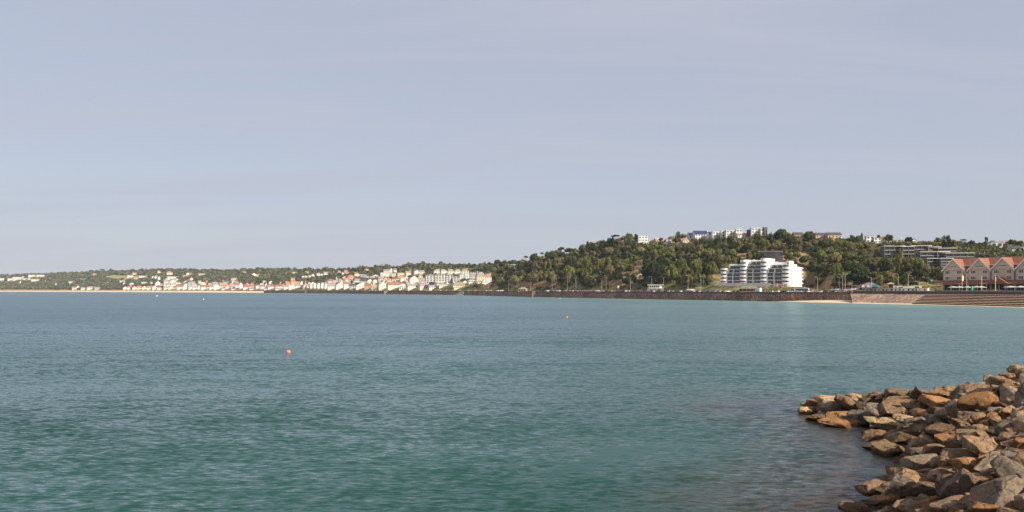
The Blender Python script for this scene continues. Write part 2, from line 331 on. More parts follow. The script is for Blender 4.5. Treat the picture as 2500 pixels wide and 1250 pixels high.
# sea wall: one thing; coping is a part
def wallmesh(px0, px1, zb, zt, th, off=0, batter=.6, step=4):
    m = MB(); P = []
    for px in list(np.arange(px0, px1, step))+[px1]:
        Y = wl(px)+off; P.append(Vector(((px-1250)/F*Y, Y)))
    n = len(P)
    for i, p in enumerate(P):
        d = (P[min(n-1, i+1)]-P[max(0, i-1)]).normalized(); nr = Vector((-d.y, d.x))
        px = topx(p.x, p.y); t = zt(px) if callable(zt) else zt
        a = p-nr*batter; b = p+nr*th
        m.v += [(a.x, a.y, zb), (p.x, p.y, t), (b.x, b.y, t), (b.x, b.y, zb)]
        if i:
            k = 4*(i-1)
            m.f += [(k, k+4, k+5, k+1), (k+1, k+5, k+6, k+2), (k+2, k+6, k+7, k+3)]
    m.f += [(0, 1, 2, 3), (4*n-1, 4*n-2, 4*n-3, 4*n-4)]
    return m
t = thing('sea_wall', (0, 0, 0), 0, 'long dark red granite sea wall holding back the promenade above the bay', 'sea wall')
wallmesh(636, 2078, -2, lambda p: 7.1, 1.2, 0).build('wall_face', M_WALL, t)
c = wallmesh(636, 2078, 5.9, 7.6, 1.3, -.15, 0).build('parapet_course', mat('coping_stone', (.16, .1, .078), .9, .3, .8), t)
for px, w, d in ((945, 7, 5), (1307, 4.5, 2.2), (748, 4, 4)):
    Y = wl(px)-d; m = MB().box(-w, w, 0, d+1, -1.5, 7.3)
    o = m.build('buttress', M_REVET, t); o.location = ((px-1250)/F*Y, Y, 0)
    tag(o, 'paler projecting stair buttress of the sea wall')
t = thing('beach_wall', (0, 0, 0), 0, 'low brown wall along the back of the far left sand beach', 'wall')
wallmesh(-870, 645, 5, 8.2, 1.5, 0).build('wall_face', mat('beach_wall_stone', (.26, .17, .12), .9, .3, .05), t)
wallmesh(-870, 645, 8.2, 8.7, 1.7, -.2, 0, 12).build('coping', MATS['coping_stone'], t)

# stone revetment (ramp) between the wall end and the steps
def offs(px, o): Y = sh(px)+o; return Vector(((px-1250)/F*Y, Y))
t = thing('stone_revetment', (0, 0, 0), 0, 'sloping pink granite revetment between the sea wall end and the stepped terraces', 'revetment')
rows = []
for i in range(13):
    k = i/12; r = []
    for j in range(41):
        u = j/40
        pb = 2082+(2228-2082)*u; pt = 2076+(2262-2076)*u
        bb, tt = offs(pb, 4), offs(pt, 26)
        p = bb+(tt-bb)*k; z = .2+6.3*k+.5*noise.noise(Vector((p.x*.3, p.y*.3, k*4)))*math.sin(k*math.pi)
        r.append((p.x, p.y, z))
    rows.append(r)
o = grid_obj('slope', rows, M_REVET, kind=None); o.parent = t
# steps
t = thing('stepped_sea_terrace', (0, 0, 0), 0, 'long pale concrete steps going down to the water below the hotel', 'steps')
NS = 7; px_e = 3480; M_RISER_SHADE = mat('shaded_step_riser', (.045, .028, .02), .9, .3, .8)  # shade under each overhanging nose is put into the near-black riser colour
for s in range(NS):
    k0 = s/NS; k1 = (s+1)/NS; z0 = .4+6.0*k0; z1 = .4+6.0*k1; zm = z0+(z1-z0)*.68
    P = []; px = 2229+34*k0
    while px < px_e: P.append(px); px += 13
    r = MB(); m = MB()
    for a, b in zip(P, P[1:]):
        j0 = 0; j1 = -.1
        fa, fb = offs(a, 4+22*k0), offs(b, 4+22*k0); oa, ob = offs(a, 4+22*k0-.7), offs(b, 4+22*k0-.7); ba, bb = offs(a, 4+22*k1+.1), offs(b, 4+22*k1+.1)
        n = len(r.v); r.v += [(*fa, z0-1.2), (*fb, z0-1.2), (*fb, zm), (*fa, zm)]; r.f += [(n, n+1, n+2, n+3)]
        n = len(m.v); m.v += [(*oa, zm), (*ob, zm+j1), (*bb, z1+j1), (*ba, z1), (*fa, zm-.05), (*fb, zm-.05+j1)]; m.f += [(n, n+1, n+2, n+3), (n, n+4, n+5, n+1)]
    o = m.build('step', M_STEP, t); r.build('riser', M_RISER_SHADE, o)
# parapet behind revetment + steps
t = thing('parapet_wall', (0, 0, 0), 0, 'dark stone parapet along the top of the steps in front of the hotel', 'parapet')
def par(px0, px1, z0, z1, th, m, nm, off=0):
    w = MB(); P = []
    for px in list(np.arange(px0, px1, 6)):
        P.append(offs(px, 27+off))
    for i, p in enumerate(P):
        d = (P[min(len(P)-1, i+1)]-P[max(0, i-1)]).normalized(); nr = Vector((-d.y, d.x)); b = p+nr*th
        if nr.y < 0: b = p-nr*th
        w.v += [(p.x, p.y, z0), (p.x, p.y, z1), (b.x, b.y, z1), (b.x, b.y, z0)]
        if i: k = 4*(i-1); w.f += [(k, k+4, k+5, k+1), (k+1, k+5, k+6, k+2), (k+2, k+6, k+7, k+3)]
    w.f += [(0, 1, 2, 3)]
    return w.build(nm, m, t)
par(2074, 3490, 5.5, 8.25, .8, mat('parapet_stone', (.12, .09, .08), .9, .25, 1.2), 'wall_face')
par(2130, 3490, 8.25, 8.5, 1.0, M_CONC, 'coping', -.1)

# ---------------------------------------------------------------- boulder bank (near right)
SEC = [((12, 2), (15, 0, 7.2)), ((9, 12), (15, 9, 7.0)), ((11, 25), (21, 22, 6.6)), ((13.3, 32), (24, 29, 6.4)), ((16.3, 37.5), (27, 36, 6.0)), ((20.4, 42.8), (29, 42, 5.3)), ((21.2, 48), (30.5, 48, 4.5)),
       ((22.9, 52.5), (28.7, 52, 3.2)), ((22.3, 56.5), (27, 55.5, 2.3)), ((21.6, 59.3), (24.3, 59.5, 1.6)), ((21, 61.3), (22.3, 61.8, .8)), ((20.3, 63), (20.8, 63.6, -.5))]
def bank_rows(dz=0):
    rows = []
    for i in range(len(SEC)-1):
        for k in range(4):
            u = k/4
            a = [Vector(SEC[i][0]).lerp(Vector(SEC[i+1][0]), u), Vector(SEC[i][1]).lerp(Vector(SEC[i+1][1]), u)]
            T0, K = a; out = (Vector((T0.x, T0.y))-Vector((K.x, K.y))).normalized()
            kf = 1-sm(6, 9, i+u); r = []
            for q in (20, 12, 6, 3, 1.2): p = T0+out*q; r.append((p.x, p.y, -.3*q+dz*(.5 if q > 5 else 1)))
            for q in range(7):
                e = q/6; p = T0.lerp(Vector((K.x, K.y)), e); r.append((p.x, p.y, K.z*(e**.9)+dz))
            bk = -out if i < 6 else Vector((.85, .5))
            for q, zf in ((3, -.15), (6, -1), (10, -3), (16, -6)):
                p = Vector((K.x, K.y))+bk*q
                r.append((p.x, p.y, K.z+(zf*(1-kf)*1.2-.02)*(1 if i >= 5 else .1)+dz))
            rows.append(r)
    return rows
BR = bank_rows(0)
o = grid_obj('boulder_bank_core', bank_rows(-.9), mat('rubble', (.3, .2, .12), .95, .4, 1.0, bump=.3, col2=(.09, .075, .04))); o.name = 'rubble_bank'
nv = len(BR[0]); bv = [Vector(p) for r in BR for p in r]
bf = [(i*nv+j, i*nv+j+1, (i+1)*nv+j+1, (i+1)*nv+j) for i in range(len(BR)-1) for j in range(nv-1)]
BVH = BVHTree.FromPolygons(bv, bf)
def bank_hit(px, py):
    d = Vector(((px-1250)/F, 1, -(py-HZ)/F)).normalized()
    h = BVH.ray_cast(Vector((0, 0, CH)), d)
    return h[0]
TOE = [Vector(p[0]) for p in SEC]
def toe_dist(x, y):
    p = Vector((x, y)); b = 1e9
    for a, c in zip(TOE, TOE[1:]):
        d = c-a; t = max(0, min(1, (p-a).dot(d)/d.dot(d))); b = min(b, (p-a-d*t).length)
    return b

# seabed
m = MB(); m.v = [(-9000, -60, -9), (9000, -60, -9), (9000, 7800, -9), (-9000, 7800, -9)]; m.f = [(0, 1, 2, 3)]
tag(m.build('seabed', mat('seabed_silt', (.02, .055, .045), .95, .3, .2)), kind='structure')

# ---------------------------------------------------------------- water
def water_mat():
    m = bpy.data.materials.new('sea_water'); nt, N, L = nodes(m)
    out = N('ShaderNodeOutputMaterial'); g = N('ShaderNodeNewGeometry')
    def mapn(scale, rot=0, sx=1, sy=1):
        mp = N('ShaderNodeMapping'); mp.inputs['Scale'].default_value = (sx, sy, 1); mp.inputs['Rotation'].default_value = (0, 0, math.radians(rot)); L(g.outputs['Position'], mp.inputs[0])
        n = N('ShaderNodeTexNoise'); n.inputs['Scale'].default_value = scale; L(mp.outputs[0], n.inputs['Vector']); return n
    # wave slopes: several scales of vector noise tilt the surface normal; gusts change how rough it is
    parts = []
    for sc_, rot, sx, amp, det in ((3.9, 14, .45, SL[0], 5), (1.15, -12, .5, SL[1], 3), (.25, 10, .4, SL[2], 2), (.04, -8, .35, SL[3], 3)):
        n = mapn(sc_, rot, sx, 1); n.inputs['Detail'].default_value = det
        v = N('ShaderNodeVectorMath'); v.operation = 'SUBTRACT'; L(n.outputs['Color'], v.inputs[0]); v.inputs[1].default_value = (.5, .5, .5)
        k = N('ShaderNodeVectorMath'); k.operation = 'SCALE'; L(v.outputs[0], k.inputs[0]); k.inputs['Scale'].default_value = amp; parts.append(k)
    ac = parts[0]
    for k in parts[1:]:
        v = N('ShaderNodeVectorMath'); v.operation = 'ADD'; L(ac.outputs[0], v.inputs[0]); L(k.outputs[0], v.inputs[1]); ac = v
    br = mapn(.01, 18, .3, 1); br.inputs['Detail'].default_value = 4
    brm = N('ShaderNodeMapRange'); brm.inputs[1].default_value = .35; brm.inputs[2].default_value = .65; brm.inputs[3].default_value = .65; brm.inputs[4].default_value = 1.25; L(br.outputs[0], brm.inputs[0])
    gs_ = N('ShaderNodeVectorMath'); gs_.operation = 'SCALE'; L(ac.outputs[0], gs_.inputs[0]); L(brm.outputs[0], gs_.inputs['Scale'])
    sk_ = N('ShaderNodeAttribute'); sk_.attribute_name = 'slick'; sk2 = N('ShaderNodeMapRange'); sk2.inputs[3].default_value = 1; sk2.inputs[4].default_value = .35; L(sk_.outputs['Fac'], sk2.inputs[0]); gs2 = N('ShaderNodeVectorMath'); gs2.operation = 'SCALE'; L(gs_.outputs[0], gs2.inputs[0]); L(sk2.outputs[0], gs2.inputs['Scale']); gs_ = gs2
    fl_ = N('ShaderNodeVectorMath'); fl_.operation = 'MULTIPLY_ADD'; L(gs_.outputs[0], fl_.inputs[0]); fl_.inputs[1].default_value = (1.25, 1, 0); fl_.inputs[2].default_value = (0, 0, 1)
    bp = N('ShaderNodeVectorMath'); bp.operation = 'NORMALIZE'; L(fl_.outputs[0], bp.inputs[0])
    # body colour: depth attribute (0 deep .. 1 shallow) and large patches of weed/sand below
    sh_ = N('ShaderNodeAttribute'); sh_.attribute_name = 'shallow'; bl = N('ShaderNodeAttribute'); bl.attribute_name = 'offshore'
    pn = mapn(.03, 20, .6, 1); pn.inputs['Detail'].default_value = 4
    pr = N('ShaderNodeValToRGB'); L(pn.outputs[0], pr.inputs[0]); e = pr.color_ramp.elements
    e[0].position = .35; e[0].color = (*WC_DEEP, 1); e[1].position = .65; e[1].color = (*WC_MID, 1)
    m1 = N('ShaderNodeMix'); m1.data_type = 'RGBA'; L(bl.outputs['Fac'], m1.inputs[0]); L(pr.outputs[0], m1.inputs[6]); m1.inputs[7].default_value = (*WC_OFF, 1)
    m2 = N('ShaderNodeMix'); m2.data_type = 'RGBA'; L(sh_.outputs['Fac'], m2.inputs[0]); L(m1.outputs[2], m2.inputs[6]); m2.inputs[7].default_value = (*WC_SHAL, 1)
    cl0 = N('ShaderNodeAttribute'); cl0.attribute_name = 'clear'; wn = mapn(.22, 30, .5, 1); wn.inputs['Detail'].default_value = 5
    wr = N('ShaderNodeMapRange'); wr.inputs[1].default_value = .4; wr.inputs[2].default_value = .6; wr.inputs[3].default_value = .35; wr.inputs[4].default_value = 1; L(wn.outputs[0], wr.inputs[0])
    wf = N('ShaderNodeMath'); wf.operation = 'MULTIPLY'; L(cl0.outputs['Fac'], wf.inputs[0]); L(wr.outputs[0], wf.inputs[1]); wf.use_clamp = True
    m3 = N('ShaderNodeMix'); m3.data_type = 'RGBA'; L(wf.outputs[0], m3.inputs[0]); L(m2.outputs[2], m3.inputs[6]); m3.inputs[7].default_value = (.085, .06, .03, 1)
    df = N('ShaderNodeBsdfDiffuse'); L(m3.outputs[2], df.inputs[0])
    tr = N('ShaderNodeBsdfTransparent'); tr.inputs[0].default_value = (.8, .76, .56, 1)
    cl = N('ShaderNodeAttribute'); cl.attribute_name = 'clear'
    cn = mapn(.35, 0, 1, 1); cn.inputs['Detail'].default_value = 3
    cm = N('ShaderNodeMath'); cm.operation = 'MULTIPLY_ADD'; cm.inputs[1].default_value = .9; cm.inputs[2].default_value = -.45; L(cn.outputs[0], cm.inputs[0])
    ca = N('ShaderNodeMath'); ca.operation = 'MULTIPLY'; L(cl.outputs['Fac'], ca.inputs[0])
    c1 = N('ShaderNodeMath'); c1.operation = 'ADD'; c1.inputs[1].default_value = 1; L(cm.outputs[0], c1.inputs[0]); L(c1.outputs[0], ca.inputs[1]); ca.use_clamp = True
    body = N('ShaderNodeMixShader'); L(ca.outputs[0], body.inputs[0]); L(df.outputs[0], body.inputs[1]); L(tr.outputs[0], body.inputs[2])
    gl = N('ShaderNodeBsdfGlossy'); gl.inputs['Roughness'].default_value = .25; gl.inputs['Color'].default_value = (.84, .95, 1, 1); L(bp.outputs[0], gl.inputs['Normal'])
    fr = N('ShaderNodeFresnel'); fr.inputs[0].default_value = 1.33; L(bp.outputs[0], fr.inputs['Normal'])
    fm = N('ShaderNodeMath'); fm.operation = 'MULTIPLY'; fm.inputs[1].default_value = FRES; L(fr.outputs[0], fm.inputs[0])
    mx = N('ShaderNodeMixShader'); L(fm.outputs[0], mx.inputs[0]); L(body.outputs[0], mx.inputs[1]); L(gl.outputs[0], mx.inputs[2]); L(mx.outputs[0], out.inputs[0])
    return m
SL, FRES = (1.3, .5, .38, .28), .68
WC_DEEP = (.005, .038, .022); WC_MID = (.013, .06, .046); WC_OFF = (.02, .05, .067); WC_SHAL = (.1, .185, .16)
WP = list(range(-9000, 14000, 1000)); WP = sorted(set([p for p in WP if p < -1500 or p > 4000]+list(range(-1500, 4001, 50))+list(range(1150, 2700, 12))))
rows = []; cl = []; shl = []; offl = []; slk = []
def slick(x, y):
    a = Vector((.9, 38.6)); b = Vector((8.2, 48)); p = Vector((x, y)); d = b-a; t = max(0, min(1, (p-a).dot(d)/d.dot(d))); q = (p-a-d*t).length
    w = .45+.5*t+.35*noise.noise(Vector((x*.6, y*.6, 1))); return (1-sm(w*.5, w*1.6, q))*sm(0, .15, t)*(1-sm(.85, 1, t))
Ys = [-40, -10, 4]+list(np.geomspace(8, 28, 12))+list(np.linspace(29, 75, 90))+list(np.geomspace(77, 7600, 120))
for Y in Ys:
    r = []
    for px in WP:
        ye = Y if Y > 6 else 6; x = (px-1250)/F*ye
        r.append((x, Y, 0)); slk.append(slick(x, Y) if 30 < Y < 60 else 0); d = toe_dist(x, Y) if Y < 120 else 99
        cl.append(.85*(1-sm(0, 11.5, d)))
        t_ = T[0]; dsh = max(0, sh(px)-Y)
        s = ((1-sm(0, .30*sh(px), dsh))*.55+(1-sm(.3*sh(px), .93*sh(px), dsh))*.35)*sm(700, 1800, px)+.22*(1-sm(0, 60, dsh))
        shl.append(min(1, s)); offl.append((1-sm(900, 2100, px))*sm(50, 260, Y)*.95)
    rows.append(r)
grid_obj('sea', rows, water_mat(), {'clear': cl, 'shallow': shl, 'offshore': offl, 'slick': slk}, smooth=True)

# ---------------------------------------------------------------- boulders
def boulder_mesh(rng, dx, dy, dz, pointy=0, cuts=4):
    bm = bmesh.new(); k = rng.randint(11, 16)
    ang = rng.random()*6.28
    for i in range(k):
        while True:
            p = Vector((rng.uniform(-1, 1), rng.uniform(-1, 1), rng.uniform(-1, 1)))
            if .3 < p.length < 1.0: break
        p.normalize(); mxx = max(abs(p.x), abs(p.y), abs(p.z)); p = p*(.45+.55/mxx)*.8*rng.uniform(.85, 1.06)
        if pointy and p.z > 0: p.x *= 1-.65*p.z; p.y *= 1-.65*p.z; p.z *= 1.15
        bm.verts.new((p.x*dx/2, p.y*dy/2, p.z*dz/2))
    r = bmesh.ops.convex_hull(bm, input=bm.verts)
    junk = [g for g in r['geom_interior']+r['geom_unused'] if isinstance(g, bmesh.types.BMVert) and g.is_valid]
    if junk: bmesh.ops.delete(bm, geom=list(set(junk)), context='VERTS')
    # plane cuts give flat split faces
    for _ in range(2):
        n = Vector((rng.uniform(-1, 1), rng.uniform(-1, .2), rng.uniform(-.1, 1))).normalized()
        d = max(v.co.dot(n) for v in bm.verts)*rng.uniform(.6, .8)
        q = bmesh.ops.bisect_plane(bm, geom=bm.verts[:]+bm.edges[:]+bm.faces[:], plane_co=n*d, plane_no=n, clear_outer=True)
        ed = [e for e in q['geom_cut'] if isinstance(e, bmesh.types.BMEdge)]
        if ed: bmesh.ops.edgeloop_fill(bm, edges=ed)
    bmesh.ops.triangulate(bm, faces=bm.faces)
    for v in bm.verts: pass
    xs = [v.co.x for v in bm.verts]; zs = [v.co.z for v in bm.verts]; ys = [v.co.y for v in bm.verts]
    sx, sy, sz = dx/(max(xs)-min(xs)), dy/(max(ys)-min(ys)), dz/(max(zs)-min(zs)); cx, cy, cz = (max(xs)+min(xs))/2, (max(ys)+min(ys))/2, (max(zs)+min(zs))/2
    for v in bm.verts: v.co = Vector(((v.co.x-cx)*sx, (v.co.y-cy)*sy, (v.co.z-cz)*sz))
    bmesh.ops.bevel(bm, geom=bm.edges[:], offset=.045*min(dx, dz, dy), segments=1, affect='EDGES', clamp_overlap=True)
    bmesh.ops.triangulate(bm, faces=bm.faces)
    bmesh.ops.remove_doubles(bm, verts=bm.verts, dist=.004)
    L0 = max(dx, dy, dz)/(cuts*2.2)
    for _ in range(3):
        le = [e for e in bm.edges if e.calc_length() > L0*1.4]
        if not le: break
        bmesh.ops.subdivide_edges(bm, edges=le, cuts=1, use_grid_fill=False); bmesh.ops.triangulate(bm, faces=bm.faces)
    s = Vector((rng.random()*99, rng.random()*99, rng.random()*99)); sc = (dx+dz)/2
    bm.normal_update()
    for v in bm.verts:
        n1 = noise.noise(v.co/sc*2.2+s); n2 = noise.noise(v.co/sc*7+s); n3 = noise.noise(v.co/sc*16+s)
        v.co += v.normal*sc*(.05*n1+.03*n2+.015*n3)
    me = bpy.data.meshes.new('boulder'); bm.to_mesh(me); bm.free()
    me.materials.append(M_ROCK); me.polygons.foreach_set('use_smooth', [True]*len(me.polygons))
    return me
TONE = dict(o=((.42, .215, .085), 'orange-brown'), y=((.6, .42, .22), 'pale golden'), t=((.42, .275, .16), 'pinkish tan'), g=((.27, .215, .155), 'grey'), b=((.29, .185, .105), 'brown'), d=((.14, .1, .065), 'dark brown'), p=((.38, .29, .2), 'light grey'))
RK = """270 360 95 70 o;250 400 140 65 y;190 412 50 40 o;410 335 170 100 y;375 400 80 50 o;440 390 150 100 g;495 455 190 100 o;310 470 130 40 d;540 512 360 38 o;605 365 225 110 b 25;625 310 130 75 y
735 330 110 70 b;655 465 140 110 g;710 370 120 60 d;860 430 280 150 g;845 315 80 50 t;780 300 70 40 b;870 290 90 50 b;1010 275 190 70 g;900 330 60 40 t;955 322 70 35 o;1165 275 115 110 b P
1030 345 300 50 b;1000 405 210 100 b;1180 375 230 80 b;1150 435 110 80 d;1230 445 130 80 o;890 520 260 110 y 22;830 600 210 110 b;1050 490 170 70 y;1060 570 120 60 b;1150 510 190 70 g;1325 345 210 85 o
1340 275 140 70 o;1405 285 140 50 t;1520 300 170 90 g;1537 230 130 70 g;1430 240 90 40 o;1690 350 325 180 o;1485 400 150 130 p;1420 460 180 80 b 20;1340 415 150 60 d;1690 235 180 60 t;1785 170 140 100 g;1860 200 150 110 b
1900 245 190 150 d;1980 105 130 120 t;1965 305 170 160 p;1880 430 190 100 p;1630 475 210 110 b;1775 500 150 85 o;1500 550 210 120 b 20;1325 490 170 70 g;1200 560 170 80 b;1385 580 250 110 b 15;1650 570 180 60 t
1900 550 160 110 g;1990 450 100 80 t;1800 600 120 70 d;1890 630 130 80 t;1630 630 240 70 t;1420 640 200 90 o;1240 660 270 120 t;1040 640 220 120 b;950 710 265 130 b;790 690 150 70 d;1170 770 210 110 d
1190 840 250 110 g;1460 690 150 70 t;1300 740 200 100 t;1740 705 310 100 t;1995 690 120 90 o;1500 810 260 150 t;1770 790 220 90 o;1740 865 230 170 p P;1935 790 110 90 g;2015 820 130 120 t;1950 920 270 175 g 25
1600 860 230 130 o;1200 920 110 60 t;1130 970 290 150 t 15;1360 940 240 140 t;1035 1045 240 200 g P;800 1055 230 140 b;920 1130 190 75 o;1270 1075 220 130 b;1560 1025 260 260 g P;1430 1045 200 200 d;1860 1110 370 310 p
1250 1185 130 150 o;1090 1220 260 80 t;1640 1165 220 90 t;1470 1215 340 130 t 10;1740 1240 220 80 o;640 1200 210 110 b;2040 640 120 80 b;1960 580 100 70 t;2010 520 110 80 g;2030 1010 130 140 g;2060 300 120 200 g;2060 1200 160 180 t;1290 1270 260 120 b;900 1270 240 90 b;1600 1290 260 120 g;1925 155 160 100 b;1965 205 160 100 t;2045 165 150 130 g;2080 120 160 120 b;1900 205 110 60 d;1990 160 120 80 g;1840 240 120 60 t;1930 300 90 60 b"""
ROCKS = []
def add_rock(rng, px, py, wpx, hpx, tone, tilt=0, pointy=0, lift=.12, submerged=False, cuts=4):
    h = bank_hit(px, py+hpx*.12)
    if h is None: return
    if not submerged and h.z < .25:
        Yw = F*(CH-.15)/(py+hpx*.25-HZ); h = Vector(((px-1250)/F*Yw, Yw, .12))
    Y = h.y; w = wpx*Y/F; hh = hpx*Y/F
    dy = w*rng.uniform(.65, .9); dep = (CH-h.z)/Y
    dz = max(hh-dy*dep*.75, w*(.38 if hpx > .25*wpx else .14))
    me = boulder_mesh(rng, w, dy, dz, pointy, cuts)
    o = link('boulder', me, None, (h.x, h.y+dy*.12, h.z+lift*dz-(0 if not submerged else .1)))
    if submerged: o.location.z = min(o.location.z, -dz*.5-.12)
    o.rotation_euler = (rng.uniform(-.15, .15), math.radians(tilt) if tilt else rng.uniform(-.14, .14), rng.uniform(-.25, .25))
    col = TONE[tone][0]; k = rng.uniform(.62, 1.06); o.color = (col[0]*k, col[1]*k*rng.uniform(.95, 1.05), col[2]*k*rng.uniform(.92, 1.08), 1)
    o['category'] = 'boulder'; o['group'] = 'granite boulders of the sea bank'
    ROCKS.append((px, py, wpx, hpx)); w_ = w*max(hh, .3)
    size = 'huge' if w > 2.9 else 'large' if w > 1.9 else 'medium' if w > 1.1 else 'small'
    P = px, py
    if submerged: zone = 'under water beside the bank'
    elif px < 2080 and py < 1060: zone = 'at the low left tip'
    elif py < 975+0*px and px < 2330 or py < 1200-.107*px-0 and False: zone = 'along the far water edge'
    elif px >= 2330 and py < 975: zone = 'on the high right crest'
    elif h.z < .75 and py > 1020: zone = 'at the near waterline'
    elif py < 1040: zone = 'behind the little inlet'
    elif py < 1120: zone = 'across the middle'
    elif px > 2400: zone = 'in the bottom right corner'
    else: zone = 'on the lower near side'
    shape = 'peaked' if pointy else 'tilted slab-like' if tilt else 'flat' if hpx < .4*wpx else 'blocky'
    queue(o, 'a', f'{size} {TONE[tone][1]} {shape}', 'boulder', zone)
    return o
rr = random.Random(3)
for tok in RK.replace('\n', ';').split(';'):
    q = tok.split(); cx, cy, w, h = map(float, q[:4]); tilt = 0; pt = 0
    if len(q) > 5:
        if q[5] == 'P': pt = 1
        else: tilt = float(q[5])
    add_rock(rr, 1900+cx/3.378, 880+cy/3.378, w/3.378*1.24, h/3.378*1.24, q[4], tilt, pt, cuts=5 if w > 200 else 4)
# infill boulders wedged between, set a little lower
rr = random.Random(11); cand = 0; fill = []
while cand < 4000 and len(fill) < 230:
    cand += 1
    px = rr.uniform(1960, 2560); py = rr.uniform(900, 1300)
    h = bank_hit(px, py)
    if h is None or h.z < .05: continue
    w = rr.uniform(.7, 1.6)*F/h.y
    if any(abs(px-a)/(w+b) + abs(py-d)/(.7*(w+c)) < .27 for a, d, b, c in ROCKS): continue
    fill.append(1); add_rock(rr, px, py, w, w*.62, rr.choice('bbdgtobd'), lift=-.5)
for _ in range(70):      # boulders under the surface along the toe
    for k in range(30):
        px = rr.uniform(1880, 2230); py = rr.uniform(990, 1245); h = bank_hit(px, py)
        if h is not None and -2.4 < h.z < -.3: break
    else: continue
    w = rr.uniform(1.2, 2.6)*F/h.y
    add_rock(rr, px, py, w, w*.5, rr.choice('ytotb'), lift=.1, submerged=True, cuts=3)

# ---------------------------------------------------------------- buildings
PROT = []                                     # rows/columns of the picture plane where a facade must stay unhidden by planted trees: (px0, px1, py0, py1, Y)
def rect_win(mw, mp, parent, x, z, w, h, y=0, frame=.12, mull=0, label=None):
    """window = frame mesh with pane as its sub-part; y is the wall plane, outside is -y"""
    f = MB(); t = frame
    f.box(x-w/2, x+w/2, y-.08, y-.003, z, z+t).box(x-w/2, x+w/2, y-.08, y-.003, z+h-t, z+h).box(x-w/2, x-w/2+t, y-.08, y-.003, z+t, z+h-t).box(x+w/2-t, x+w/2, y-.08, y-.003, z+t, z+h-t)
    for i in range(mull): xx = x-w/2+w*(i+1)/(mull+1); f.box(xx-t/3, xx+t/3, y-.07, y-.003, z+t, z+h-t)
    o = f.build('window', mw, parent)
    MB().box(x-w/2+t, x+w/2-t, y-.04, y-.004, z+t, z+h-t).build('pane', mp, o)
    return o
HOUSE_N = 0
def house(px0, px1, pt, pb, wall='W', roof='g', kind='gable', cat='house', rot=None, depth=None, floors=None, zone=None, Y=None, prot=True, name=None, far=True, chim=None, label=None):
    global HOUSE_N; HOUSE_N += 1
    rng = random.Random(HOUSE_N*13+5)
    pc = (px0+px1)/2; Y = Y or hit(pc, pb)
    w = (px1-px0)*Y/F; h = (pb-pt)*Y/F; zb = CH-(pb-HZ)/F*Y; x = (pc-1250)/F*Y
    az = math.atan2(x, Y)
    rz = -az+(rng.uniform(-.15, .55) if rot is None else rot)
    w2 = w/(math.cos(rz+az)+.35*abs(math.sin(rz+az))); d = depth or min(max(w2*.7, 5), 14)
    nm = name or {'gable': 'house', 'front': 'gabled_house', 'hip': 'villa', 'flat': 'flat_roofed_house'}[kind]
    t = thing(nm, (x, Y, zb), rz, cat=cat); t['category'] = cat
    rh = 0 if kind == 'flat' else min(h*.42, w2*.35 if kind == 'gable' else w2*.5)
    hw = h-rh if kind != 'flat' else h-.3; X = w2/2; e = .35; b = -4
    wm, rm = WM(wall), RM(roof)
    m = MB()
    if kind == 'front': m.prism([(-X, b), (X, b), (X, hw), (0, h-.05), (-X, hw)], 0, d)
    elif kind == 'gable':
        m.box(-X, X, 0, d, b, hw); n = len(m.v)
        for xx in (-X, X): m.v += [(xx, 0, hw), (xx, d, hw), (xx, d/2, h-.05)]
        m.f += [(n, n+2, n+1), (n+3, n+4, n+5), (n, n+3, n+5, n+2), (n+1, n+2, n+5, n+4)]
    else: m.box(-X, X, 0, d, b, hw)
    m.build('wall', wm, t)
    r = MB(); th = .25
    if kind == 'gable':
        sl = rh/(d/2)
        r.v = [(-X-e, -e, hw-sl*e), (X+e, -e, hw-sl*e), (X+e, d/2, h), (-X-e, d/2, h), (-X-e, d+e, hw-sl*e), (X+e, d+e, hw-sl*e)]
        r.v += [(a, c, z+th) for a, c, z in r.v]
        r.f = [(6, 7, 8, 9), (9, 8, 11, 10), (1, 0, 3, 2), (2, 3, 4, 5), (0, 1, 7, 6), (5, 4, 10, 11), (0, 6, 9, 3), (3, 9, 10, 4), (1, 2, 8, 7), (2, 5, 11, 8)]
    elif kind == 'front':
        sl = rh/X
        r.v = [(-X-e, -e, hw-sl*e), (-X-e, d+e, hw-sl*e), (0, d+e, h), (0, -e, h), (X+e, d+e, hw-sl*e), (X+e, -e, hw-sl*e)]
        r.v += [(a, c, z+th) for a, c, z in r.v]
        r.f = [(6, 9, 8, 7), (9, 11, 10, 8), (0, 1, 2, 3), (3, 2, 4, 5), (0, 3, 9, 6), (3, 5, 11, 9), (0, 6, 7, 1), (5, 4, 10, 11), (1, 7, 8, 2), (2, 8, 10, 4)]
    elif kind == 'hip':
        q = min(d/2, X)*.95
        r.v = [(-X-e, -e, hw), (X+e, -e, hw), (X+e, d+e, hw), (-X-e, d+e, hw), (-X+q, d/2, h), (X-q, d/2, h)]
        r.f = [(0, 1, 5, 4), (2, 3, 4, 5), (1, 2, 5), (3, 0, 4), (3, 2, 1, 0)]
    else:
        r.box(-X-.25, X+.25, -.25, d+.25, hw, hw+.3)
    r.build('roof', rm, t)
    if kind != 'flat' and (chim if chim is not None else rng.random() < .7):
        sx = rng.choice((-1, 1)); cx = sx*X*.72 if kind != 'front' else sx*X*.4
        cz = h-.8 if kind == 'gable' else h-rh*.6
        MB().box(cx-.45, cx+.45, d/2-.4, d/2+.4, cz, h+1.3).box(cx-.5, cx+.5, d/2-.45, d/2+.45, h+1.3, h+1.5).build('chimney', wm if rng.random() < .6 else MATS['render_red_brick'], t)
    fl = floors or max(1, int(hw/2.9)); fh = hw/fl
    n = max(1, min(8, int(w2/3.4)));
